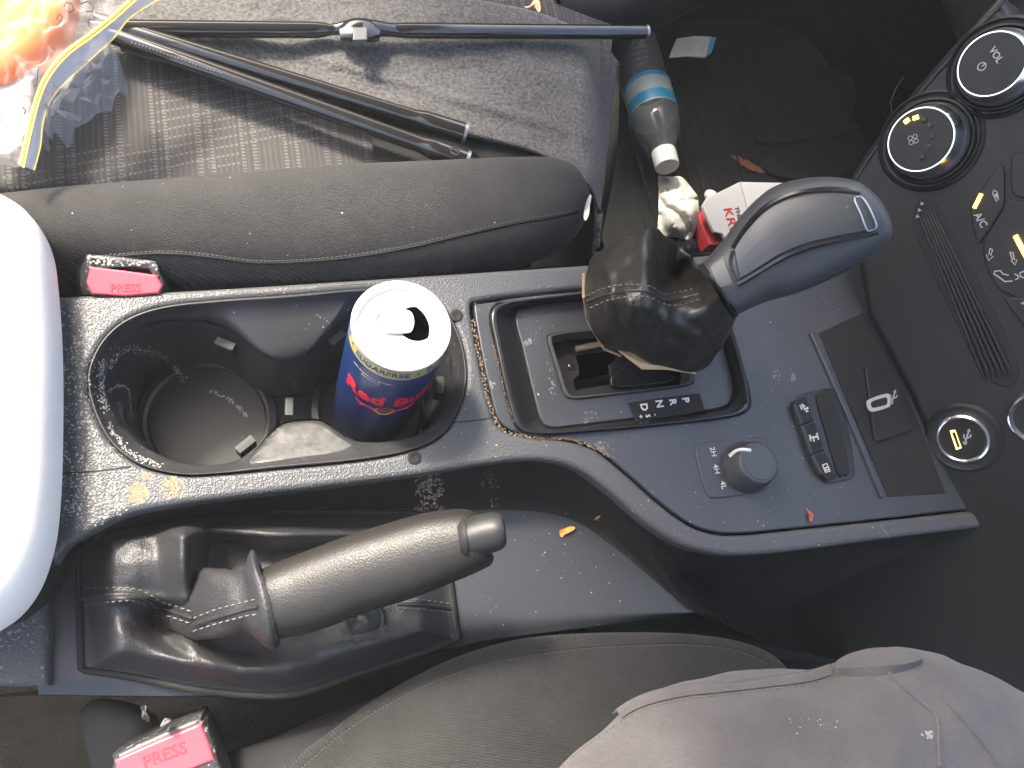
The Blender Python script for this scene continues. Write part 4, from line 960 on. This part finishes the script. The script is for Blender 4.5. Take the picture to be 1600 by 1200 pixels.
# ---------------- metal tubes
def rod(name, label, a, b, za_, zb_, rpx, sw=None):
    o = thing(name, label, 'metal tube', W(*a, za_), 'black metal tubes on the passenger seat')
    A_, B_ = W(*a, za_), W(*b, zb_); d = (B_-A_)
    r0 = rpx*(CAMH-za_)/1098
    n = 60; P = [A_+d*i/n for i in range(n+1)]
    f = (lambda t: r0*(1+.28*min(1, max(0, (t-sw)/.012)))) if sw else r0
    body = tube('tube_body', P, f, M['tube'], o, 24, False)
    e = d.normalized(); re = r0*1.28 if sw else r0
    lathe('tube_rim', B_, e, [(re*.80, -.012), (re*.82, -.001), (re*.90, .0007), (re*1.0, .0006), (re*1.01, -.0015)], M['silver'], o, 24, 35, False)
    lathe('tube_bore', B_, e, [(re*.82, -.0005), (re*.80, -.015), (.0003, -.015)], M['black'], o, 20, 35, False)
    return o, body, e
r1_, b1_, e1_ = rod('metal_tube', 'black metal tube with a plain stepped end, upper of the pair slanting across the seat', (150, 32), (728, 208), -.004, -.004, 13.5, .86)
r2_, b2_, e2_ = rod('metal_tube', 'black metal tube with a drilled hole near its stepped end, lower of the slanting pair', (150, 46), (731, 252), -.005, -.004, 14.0, .875)
b2t = bvh(b2_); p, n_ = hit(b2t, 711, 236)
lathe('drilled_hole', p-n_*.0002, n_, [(.0034, 0), (.0034, .0003), (.0026, .0004), (.0024, .0001), (.0002, .0001)], M['black'], r2_, 20)
L = stitches('worn_mark', b2t, [(205, 66), (260, 85), (320, 106), (350, 116)], M['scuff'], r2_, 26, .0005, .5)
tp = thing('metal_tube', 'straight black metal tube with a bracket at mid length, lying across the felt cover', 'metal tube', W(600, 46, -.003), 'black metal tubes on the passenger seat')
def tr(t):
    x = 140+870*t; k = math.exp(-((x-520)/16)**2)+math.exp(-((x-612)/16)**2)*.5; return .0052*(1-.32*k)
P = [W(140+870*i/90, 44+ 6.5*i/90 - 5*math.exp(-((140+870*i/90-565)/34)**2), -.003+.004*math.exp(-((140+870*i/90-565)/34)**2)) for i in range(91)]
tb = tube('tube_body', P, tr, M['tube'], tp, 24, False)
e = (P[-1]-P[-2]).normalized()
lathe('tube_rim', P[-1], e, [(.0042, -.01), (.0043, -.0005), (.0047, .0008), (.0053, .0006), (.0053, -.0015)], M['silver'], tp, 24, 35, False)
br = [(534, 62), (546, 36), (560, 31), (572, 33), (584, 40), (592, 60)]
sil('bracket_hood', [((530, 42), (532, 62), .000, .004), ((545, 33), (545, 63), .002, .0055), ((562, 31), (562, 64), .003, .006), ((580, 34), (580, 63), .002, .0055), ((594, 44), (593, 62), .000, .004)], M['tube'], tp, 24, 3)
plate('bracket_face', flat(.0092), [[(553, 42), (574, 42), (574, 62), (551, 62)]], M['window'], tp, t=.003, b=.0008, sm=False)

# ---------------- plastic bags
bag = thing('zip_bag', 'clear resealable plastic bag with a yellow zip line in the top left corner', 'plastic bag', W(80, 120, .03))
def film(p, s=60, a=.004): return Vector((0, 0, a*fbm(p, s, 4)))
zipl = [(32, 258, .030), (52, 170, .036), (70, 122, .040), (100, 84, .042), (140, 54, .042), (180, 22, .042), (225, -20, .042)]
edg = [(54, 266, .022), (64, 226, .024), (68, 190, .026), (84, 150, .028), (130, 104, .030), (176, 62, .030), (206, 26, .030), (262, -8, .030)]
lef = [(-40, 210, .03), (-40, 150, .045), (-40, 90, .05), (-40, 40, .05), (-40, 0, .05), (0, -50, .05), (60, -60, .05)]
zl = resample([Vector(p) for p in smooth(zipl, 6)], 60); el = resample([Vector(p) for p in smooth(edg, 6)], 60); ll = resample([Vector(p) for p in smooth(lef, 6)], 60)
gridmesh('bag_lip', [[W(*(a.lerp(b, f)))+film(W(*(a.lerp(b, f))), 40, .001) for a, b in zip(zl, el)] for f in [i/8 for i in range(9)]], M['bag_lip'], bag, False, False, 0)
gridmesh('bag_body', [[W(*(a.lerp(b, f)))+Vector((0, 0, .010*fbm(Vector((a.lerp(b, f).x*.03, a.lerp(b, f).y*.03, 1)), 1, 5)*math.sin(min(f*4, 1)*1.57))) for a, b in zip(zl, ll)] for f in [i/40 for i in range(41)]], M['bag_milky'], bag, False, False, 0)
tube('zip_line', [W(p.x, p.y, p.z+.001) for p in zl], .00085, M['zip'], bag, 8)
tube('zip_line', [W(p.x+5, p.y+4, p.z+.0008) for p in zl], .00045, M['zip'], bag, 8)
tube('bag_edge', [W(p.x, p.y, p.z+.0004) for p in el], .0003, M['zip'], bag, 6)
for pts in ([(88, 30), (92, 22), (98, 26), (95, 33), (90, 38)], [(100, 10), (104, 4), (112, 6), (116, 14), (108, 20)], [(126, 6), (136, 2), (146, 8), (144, 18), (134, 18)], [(60, 108), (58, 122), (56, 134)], [(36, 168), (40, 172), (38, 178)], [(80, 74), (86, 78)]):
    tube('pen_mark', [W(x, y, .052) for x, y in pts], .00032, M['receipt'], bag, 5)
pk = plate('foil_packet', flat(.022), [smooth([(-60, 60), (20, 20), (60, 60), (48, 150), (30, 240), (-60, 200)], 4, True)], M['foil'], None, t=.012, b=.004, sm=False)
tag(pk, 'crumpled pale packet inside the zip bag at the left edge', 'packet')
pk2 = plate('orange_glow_block', flat(.030), [smooth([(-80, -90), (90, -80), (110, -20), (86, 50), (40, 92), (-10, 120), (-80, 110)], 4, True)], M['packet'], None, t=.02, b=.008, sm=False)  # invented block; its orange stands in for a blurred fingertip glow
tag(pk2, 'added orange block standing in for the blurred fingertip glow in the top left corner', 'packet')
ca_ = [(168, 72, .018), (130, 104, .020), (96, 140, .020), (76, 168, .016), (66, 200, .012), (64, 222, .006)]
cb_ = [(176, 76, .012), (190, 100, .012), (191, 130, .010), (160, 168, .008), (122, 190, .008), (100, 221, .004)]
ca2 = resample(smooth(ca_, 6), 15); cb2 = resample(smooth(cb_, 6), 15)
cb = gridmesh('crumpled_bag', [[W(*(a.lerp(b, f)))+Vector((0, 0, .016*math.sin(f*3.1)+.016*math.sin(f*3.1)*abs(noise.noise(Vector((a.lerp(b, f).x*.05, a.lerp(b, f).y*.055, 4))))*(1.5)-.03*abs(noise.noise(Vector((a.lerp(b, f).x*.08, a.lerp(b, f).y*.07, 8)))))) for a, b in zip(ca2, cb2)] for f in [i/11 for i in range(12)]], M['bag'], None, False, False, 2)
tag(cb, 'crumpled clear film bag poking out beneath the zip bag on the seat', 'plastic bag')

# ---------------- seat belt buckles
def ptext(name, s, fr, px, py, size, mt, par, h, ang):
    q = fr.px(px, py, h); a = fr.px(px+math.cos(ang)*20, py+math.sin(ang)*20, h)-q
    return text(name, s, fr, q.x, q.y, size, mt, par, h=h, rot=math.atan2(a.y, a.x), bold=.0001)
b1 = thing('seat_buckle', 'scuffed black seat belt buckle with a red press button beside the passenger seat', 'seat belt buckle', W(190, 430, -.03), 'seat belt buckles')
FB = Frame(W(190, 430, .004), (1, 0, 0), (0, .95, .30))
plate('housing', FB, [smooth([(134, 402), (144, 397), (232, 405), (244, 412), (249, 424), (252, 459), (141, 461), (138, 440)], 2, True), [(150, 411), (232, 420), (240, 433), (150, 424)]], M['buckle'], b1, t=.026, b=.002, sm=False)
plate('slot_floor', FB, [[(140, 405), (240, 412), (246, 440), (142, 432)]], M['black'], b1, h=-.008, t=.002, b=.0004, sm=False)
plate('press_button', FB, [smooth([(140, 420), (146, 417), (240, 429), (246, 433), (248, 458), (143, 459)], 2, True)], M['red'], b1, h=.0012, t=.006, b=.001, sm=False)
ptext('button_lettering', 'PRESS', FB, 196, 450, .0060, M['red_text'], b1, .0013, .0)
gridmesh('buckle_flank', [[W(108, 412, -.012), W(136, 401, .004)], [W(112, 440, -.022), W(140, 440, .002)], [W(116, 462, -.03), W(141, 461, -.002)]], M['buckle'], b1)
crumbs('pale_grit', bvh(*[o for o in b1.children if o.name.startswith('housing')]), (120, 396, 250, 415), 90, (.0003, .0009), M['crumb'], b1)
b2 = thing('seat_buckle', 'black seat belt buckle with red button below the handbrake, beside the driver seat', 'seat belt buckle', W(255, 1170, -.06), 'seat belt buckles')
FB2 = Frame(W(255, 1170, -.048), (1, .28, .05), (-.2, 1, .1))
plate('housing', FB2, [smooth([(176, 1192), (184, 1176), (300, 1124), (316, 1126), (324, 1136), (341, 1188), (345, 1250), (180, 1262)], 3, True)], M['buckle'], b2, t=.03, b=.003, sm=False)
plate('press_button', FB2, [smooth([(181, 1196), (190, 1182), (306, 1133), (316, 1135), (333, 1182), (326, 1192), (240, 1224), (190, 1244)], 2, True)], M['red'], b2, h=.0012, t=.006, b=.0014, sm=False)
ptext('button_lettering', 'PRESS', FB2, 257, 1180, .0085, M['red_text'], b2, .0013, -.36)
sil('buckle_stalk', [((122, 1112), (150, 1240), -.105, .012), ((150, 1092), (190, 1240), -.10, .014), ((205, 1098), (230, 1230), -.097, .014), ((246, 1118), (262, 1210), -.097, .010)], M['dark'], b2, 24, 3)
for k, pts in enumerate(([(222, 1104), (230, 1102), (235, 1118), (234, 1128), (228, 1122)], [(258, 1122), (270, 1120), (268, 1126), (252, 1134)])):
    o = leafy('film_scrap', None, pts, M['scuff'], None, .002, .008, zd0=-.045)
    tag(o, ('thin curled film scrap standing between gaiter and lower buckle', 'frayed film scrap touching the top edge of the lower buckle')[k], 'film scrap')

# ---------------- footwell litter
bot = thing('water_bottle', 'clear ribbed plastic water bottle with a blue label and white cap on the footwell floor', 'bottle', W(1000, 130, -.3))
p0, p1 = W(984, 40, -.30), W(1043, 262, -.275); bx = (p1-p0).normalized(); BL = (p1-p0).length
lx = lambda py: (W(984+(py-40)/222*59, py, -.30+.025*(py-40)/222)-p0).dot(bx)
rb = .0285
pr = [(.004, 0), (rb*.8, .001), (rb, .008)]
for k in range(9):
    h = .016+(lx(132)-.016)*k/9; pr += [(rb, h), (rb*.985, h+.003), (rb*.90, h+.0055), (rb*.985, h+.008)]
pr += [(rb*1.02, lx(136)), (rb*1.04, lx(170)), (rb*1.04, lx(194)), (rb*.96, lx(208)), (rb*.76, lx(221)), (rb*.52, lx(231)), (.0125, lx(237)), (.0125, lx(243))]
lathe('bottle_shell', p0, bx, pr, M['pet'], bot, 48, 60)
lathe('label_wrap', p0, bx, [(rb*1.05, lx(139)), (rb*1.065, lx(152)), (rb*1.065, lx(182))], M['bottle_label'], bot, 48, 35, False)
lathe('label_band', p0, bx, [(rb*1.072, lx(166)), (rb*1.075, lx(172)), (rb*1.072, lx(180))], M['bottle_blue'], bot, 48, 35, False)
lathe('label_band', p0, bx, [(rb*1.062, lx(138.5)), (rb*1.068, lx(141)), (rb*1.068, lx(145))], M['bottle_blue'], bot, 48, 35, False)
cpv = [(.0145, lx(238)), (.0148, lx(240)), (.0148, lx(258)), (.0138, lx(261)), (.001, lx(261.5))]
lathe('bottle_cap', p0, bx, cpv, M['cap'], bot, 40)
nap = ruled('paper_napkin', [(1030, 274), (1048, 276), (1064, 276), (1078, 290), (1090, 306)], [(1028, 366), (1040, 370), (1060, 372), (1080, 374), (1094, 334)], M['paper'], None, 50, 40,
            lambda u, v, x, y: -.305+.022*abs(noise.noise(Vector((x*.03, y*.035, 5))))+.004*abs(noise.noise(Vector((x*.09, y*.08, 1))))+.02*math.sin(u*3.1)*math.sin(v*3.1), 25)
nap.modifiers.new('thick', 'SOLIDIFY').thickness = .002
tag(nap, 'crumpled cream paper napkin on the footwell floor next to the bottle cap', 'napkin')
box_ = thing('food_carton', 'crushed white fast food carton with red lettering behind the gear lever', 'carton', W(1160, 340, -.3))
FC = Frame(W(1140, 335, -.27), (1, .05, -.10), (0, 1, .15))
plate('carton_panel', FC, [[(1098, 322), (1106, 308), (1124, 300), (1156, 284), (1170, 335), (1180, 372), (1136, 378), (1129, 365), (1116, 362), (1104, 336)]], M['carton'], box_, t=.004, b=.0008, sm=False)
FC2 = Frame(W(1156, 284, -.270), (W(1170, 335, -.27)-W(1156, 284, -.27)), (.9, 0, -.25))
plate('carton_flap', FC, [[(1157.5, 284), (1250, 286), (1260, 350), (1181, 372), (1171.5, 335)]], M['carton'], box_, h=-.004, t=.004, b=.0008, sm=False)
plate('carton_side', flat(-.285), [[(1092, 338), (1102, 322), (1112, 340), (1144, 374), (1140, 382), (1108, 382)]], M['carton_red'], box_, t=.02, b=.001, sm=False)
ptext('carton_lettering', 'KRU', FC, 1142, 347, .0185, M['carton_red'], box_, .0004, 1.30)
ptext('carton_lettering', 'THE', FC, 1153, 333, .009, M['receipt'], box_, .0004, 1.30)
lathe('carton_tab', W(1112, 304, -.268), (0, .2, 1), [(.008, -.003), (.008, 0), (.007, .001), (.0005, .001)], M['carton'], box_, 20)
rc = plate('receipt', flat(-.31), [[(1050, 368), (1098, 362), (1108, 384), (1056, 392)]], M['receipt'], None, t=.002, b=.0004, sm=False)
tag(rc, 'dark printed paper slip with pale characters below the napkin', 'paper slip')
for i, (s, x, y) in enumerate((('7', 1061, 376), ('8', 1072, 378), ('3', 1079, 376), ('T', 1067, 384), ('0', 1085, 378), ('8', 1075, 384))): ptext('print', s, flat(-.31), x, y, .011, M['grey_print'], rc, .0006, .25)
FK = Frame(W(1082, 75, -.30), (1, .1, -.05), (-.1, 1, .25))
cd = plate('paper_card', FK, [smooth([(1046, 90), (1050, 78), (1058, 60), (1085, 56), (1113, 57), (1110, 72), (1102, 90), (1075, 88)], 1, True)], M['paper'], None, t=.002, b=.0004, sm=False)
tag(cd, 'small white printed card with a blue edge on the floor near the top', 'card')
plate('blue_edge', FK, [[(1110, 58), (1119, 58), (1112, 82), (1103, 89)]], M['blue_card'], cd, h=.0006, t=.001, b=.0002, sm=False)
for k in range(5): icon('print_line', FK, [[(1062+k*.4, 66+k*3.4), (1080+k*.4, 65.5+k*3.4)]], M['grey_print'], cd, .0004, .0004)
icon('print_line', FK, [[(1098, 66), (1094, 84)], [(1102, 66), (1098, 82)]], M['grey_print'], cd, .0004, .0009)
fm = bvh(*[o for o in mt_.children if o.name.startswith('mat_base')])
lf = leafy('dry_leaf', fm, [(1140, 244), (1155, 248), (1175, 258), (1194, 272), (1178, 270), (1160, 262), (1148, 252)], M['leaf_dull'], None, .002, .003); tag(lf, 'long thin reddish dry leaf on the rubber footwell mat', 'leaf')
lf = leafy('dry_leaf', wt, [(873, 829), (882, 826), (891, 823), (897, 826), (889, 832), (880, 836), (877, 841), (874, 836)], M['leaf'], None); tag(lf, 'orange leaf fragment on the side pocket floor, largest there', 'leaf')
lf = leafy('dry_leaf', wt, [(930, 808), (935, 804), (939, 805), (934, 810)], M['leaf'], None); tag(lf, 'tiny orange leaf crumb on the dark slope of the side pocket', 'leaf')
lf = leafy('dry_leaf', crust_t, [(1259, 794), (1263, 801), (1268, 806), (1268, 813), (1264, 816), (1260, 811), (1261, 803)], M['leaf_red'], None); tag(lf, 'small red brown leaf with a pointed tip at the front edge of the shift panel', 'leaf')
lf = leafy('dry_leaf', bvh(felt), [(818, 13), (828, 10), (833, 2), (840, 4), (844, 12), (843, 21), (838, 18), (834, 10), (826, 14)], M['torn'], None, zd0=-.018); tag(lf, 'curled tan dry leaf at the top edge of the felt cover', 'leaf')
fl = leafy('debris_tuft', None, [(541, 968), (550, 960), (562, 962), (572, 966), (574, 975), (564, 976), (556, 986), (548, 974)], M['mud'], None, .002, .006, zd0=-.019); tag(fl, 'tuft of pale dry debris lying on the gaiter under the handbrake grip', 'debris')
# dark plastic corner beside the seat at the top
co_ = plate('seat_trim', flat(-.05), [[(760, -40), (862, -40), (880, 40), (840, 60), (760, 10)]], M['deck'], ps, t=.02, b=.004, sm=False)
dr = sil('door_pocket', [((870, -60), (880, 50), -.25, .04), ((960, -60), (990, 40), -.25, .05), ((1060, -80), (1085, 0), -.25, .05), ((1100, -100), (1130, -40), -.25, .03)], M['dash'], None, 30, 2.5)
tag(dr, 'rounded dark door pocket at the top edge beyond the floor', 'door pocket')

# ---------------- driver side
ds = thing('driver_seat', 'charcoal woven driver seat bolster next to the handbrake', 'car seat', (.1, -.2, -.1))
dbs = sil('bolster', [((300, 1275), (300, 1700), -.06, .05), ((420, 1212), (420, 1700), -.05, .05), ((500, 1155), (500, 1700), -.045, .052), ((570, 1103), (570, 1700), -.042, .054), ((640, 1061), (640, 1700), -.04, .054), ((720, 1024), (720, 1700), -.038, .054), ((810, 999), (810, 1700), -.038, .054), ((900, 990), (900, 1700), -.038, .054), ((1000, 988), (1000, 1690), -.04, .054), ((1080, 991), (1080, 1680), -.042, .052), ((1150, 1001), (1150, 1660), -.046, .048), ((1205, 1022), (1205, 1620), -.05, .042), ((1238, 1056), (1238, 1560), -.055, .03), ((1250, 1100), (1250, 1500), -.058, .01)], M['fabric2'], ds, 72, 2.2, 6, True)
dbt = bvh(dbs)
sp_ = [(440, 1225), (500, 1172), (560, 1126), (640, 1080), (720, 1047), (800, 1027), (900, 1012), (1000, 1006), (1080, 1005), (1150, 1013), (1200, 1034)]
seam('seat_seam', dbt, sp_, .0010, M['fabric2'], ds, .0000)
stitches('stitching', dbt, [(x, y+4) for x, y in sp_], M['thread_dark'], ds, 120, .0003)
box('seat_base_blocker', (-.5, -.55, FLZ+.02), (.24, -.082, -.13), M['skirt'], ds)  # out of view; added to block sky light from the floor gap
sil('seat_skirt', [((-120, 1232), (-120, 1340), -.13, .02), ((80, 1228), (90, 1330), -.12, .02), ((300, 1190), (330, 1300), -.10, .02), ((420, 1155), (460, 1300), -.095, .025), ((520, 1110), (580, 1300), -.09, .025), ((600, 1085), (660, 1300), -.085, .02)], M['skirt'], ds, 30, 2.4)
pe = thing('person', 'seated person in mauve-grey work trousers, one thigh in view at the lower right', 'person', (.35, -.25, -.1))
def cloth(p):
    q = p*1.0; return Vector((0, 0, 1))*(.0075*fbm(Vector((q.x*9, q.y*26, q.z*9)), 1, 3)+.0016*fbm(q, 60, 3)) + Vector((0, .0022*fbm(q, 26, 3), 0))
tr_ = sil('trousers', [((790, 1300), (790, 1850), .070, .055), ((845, 1235), (845, 1850), .072, .062), ((900, 1170), (900, 1850), .074, .066), ((970, 1112), (970, 1850), .076, .070), ((1050, 1072), (1050, 1850), .08, .072), ((1130, 1057), (1130, 1850), .084, .074), ((1210, 1050), (1210, 1850), .088, .076), ((1290, 1042), (1290, 1850), .092, .076), ((1345, 1022), (1345, 1850), .096, .076), ((1400, 1013), (1400, 1840), .099, .076), ((1460, 1024), (1460, 1830), .102, .076), ((1530, 1052), (1530, 1810), .105, .074), ((1610, 1092), (1610, 1790), .107, .072), ((1700, 1150), (1690, 1760), .105, .066), ((1760, 1220), (1750, 1700), .10, .05), ((1790, 1320), (1780, 1600), .095, .02)], M['pants'], pe, 96, 2.1, 8, True, cloth)
pt = bvh(tr_)
hem = [(858, 1212), (900, 1166), (960, 1122), (1000, 1098), (1060, 1082), (1130, 1074), (1200, 1066), (1262, 1058), (1300, 1046)]
L1 = on_line(pt, [(x, y-1) for x, y in hem], .0004, step=60); L2 = on_line(pt, [(x+2, y+9) for x, y in hem], .0006, step=60); L0 = on_line(pt, [(x-1, y+2) for x, y in hem], .0030, step=60)
n_ = min(len(L0), len(L1), len(L2))
if n_ > 4:
    gridmesh('pocket_hem', [L1[-n_:], L0[-n_:], L2[-n_:]], M['pants'], tr_, False, False, 0)
tube('hem_edge', on_line(pt, [(x, y+1) for x, y in hem], .0022, step=60), lambda t: .0004+.0010*math.sin(math.pi*t)**.5, M['pants'], tr_, 8)
stitches('stitching', pt, [(x+1, y+13) for x, y in hem], M['thread'], tr_, 70, .00028)
seam('leg_seam', pt, [(1380, 1045), (1420, 1082), (1446, 1104), (1464, 1122), (1466, 1160), (1468, 1198)], .0009, M['pants'], tr_, .0001)
seam('leg_seam', pt, [(1470, 1085), (1500, 1120), (1530, 1155), (1560, 1195)], .0008, M['pants'], tr_, .0001)
fold = sil('pocket_fold', [((1304, 1040), (1312, 1056), .150, .002), ((1326, 1022), (1350, 1052), .150, .004), ((1370, 1012), (1402, 1044), .151, .005), ((1418, 1014), (1440, 1034), .152, .003), ((1436, 1022), (1446, 1030), .152, .001)], M['pants'], tr_, 24, 2) if False else None
decal('pocket_fold', pt, [(1306, 1048), (1330, 1031), (1370, 1020), (1415, 1023), (1438, 1034)], [(1310, 1056), (1342, 1058), (1380, 1057), (1420, 1048), (1442, 1037)], M['pants'], tr_, .0035, 30, 10)
crust('chalk_mark', pt, 1450, 1148, 10, 8, 60, (.0004, .0010), M['crumb'], tr_)
crust('chalk_mark', pt, 1270, 1130, 40, 20, 25, (.0003, .0006), M['crumb'], tr_)

# ================================================================== added thin volume imitating the lens glare veil, lifts the blacks
hz = box('glare_veil', (-2, -2, -1.4), (2.2, 2.2, .9), M['black'])
hm = bpy.data.materials.new('veil_volume'); hm.use_nodes = True; t_ = hm.node_tree; t_.nodes.clear()
ho = t_.nodes.new('ShaderNodeOutputMaterial'); hv = t_.nodes.new('ShaderNodeVolumePrincipled')
hv.inputs['Color'].default_value = (.95, .95, .93, 1); hv.inputs['Density'].default_value = .020; hv.inputs['Anisotropy'].default_value = 0
t_.links.new(hv.outputs[0], ho.inputs['Volume']); hz.data.materials.clear(); hz.data.materials.append(hm); hz['kind'] = 'stuff'
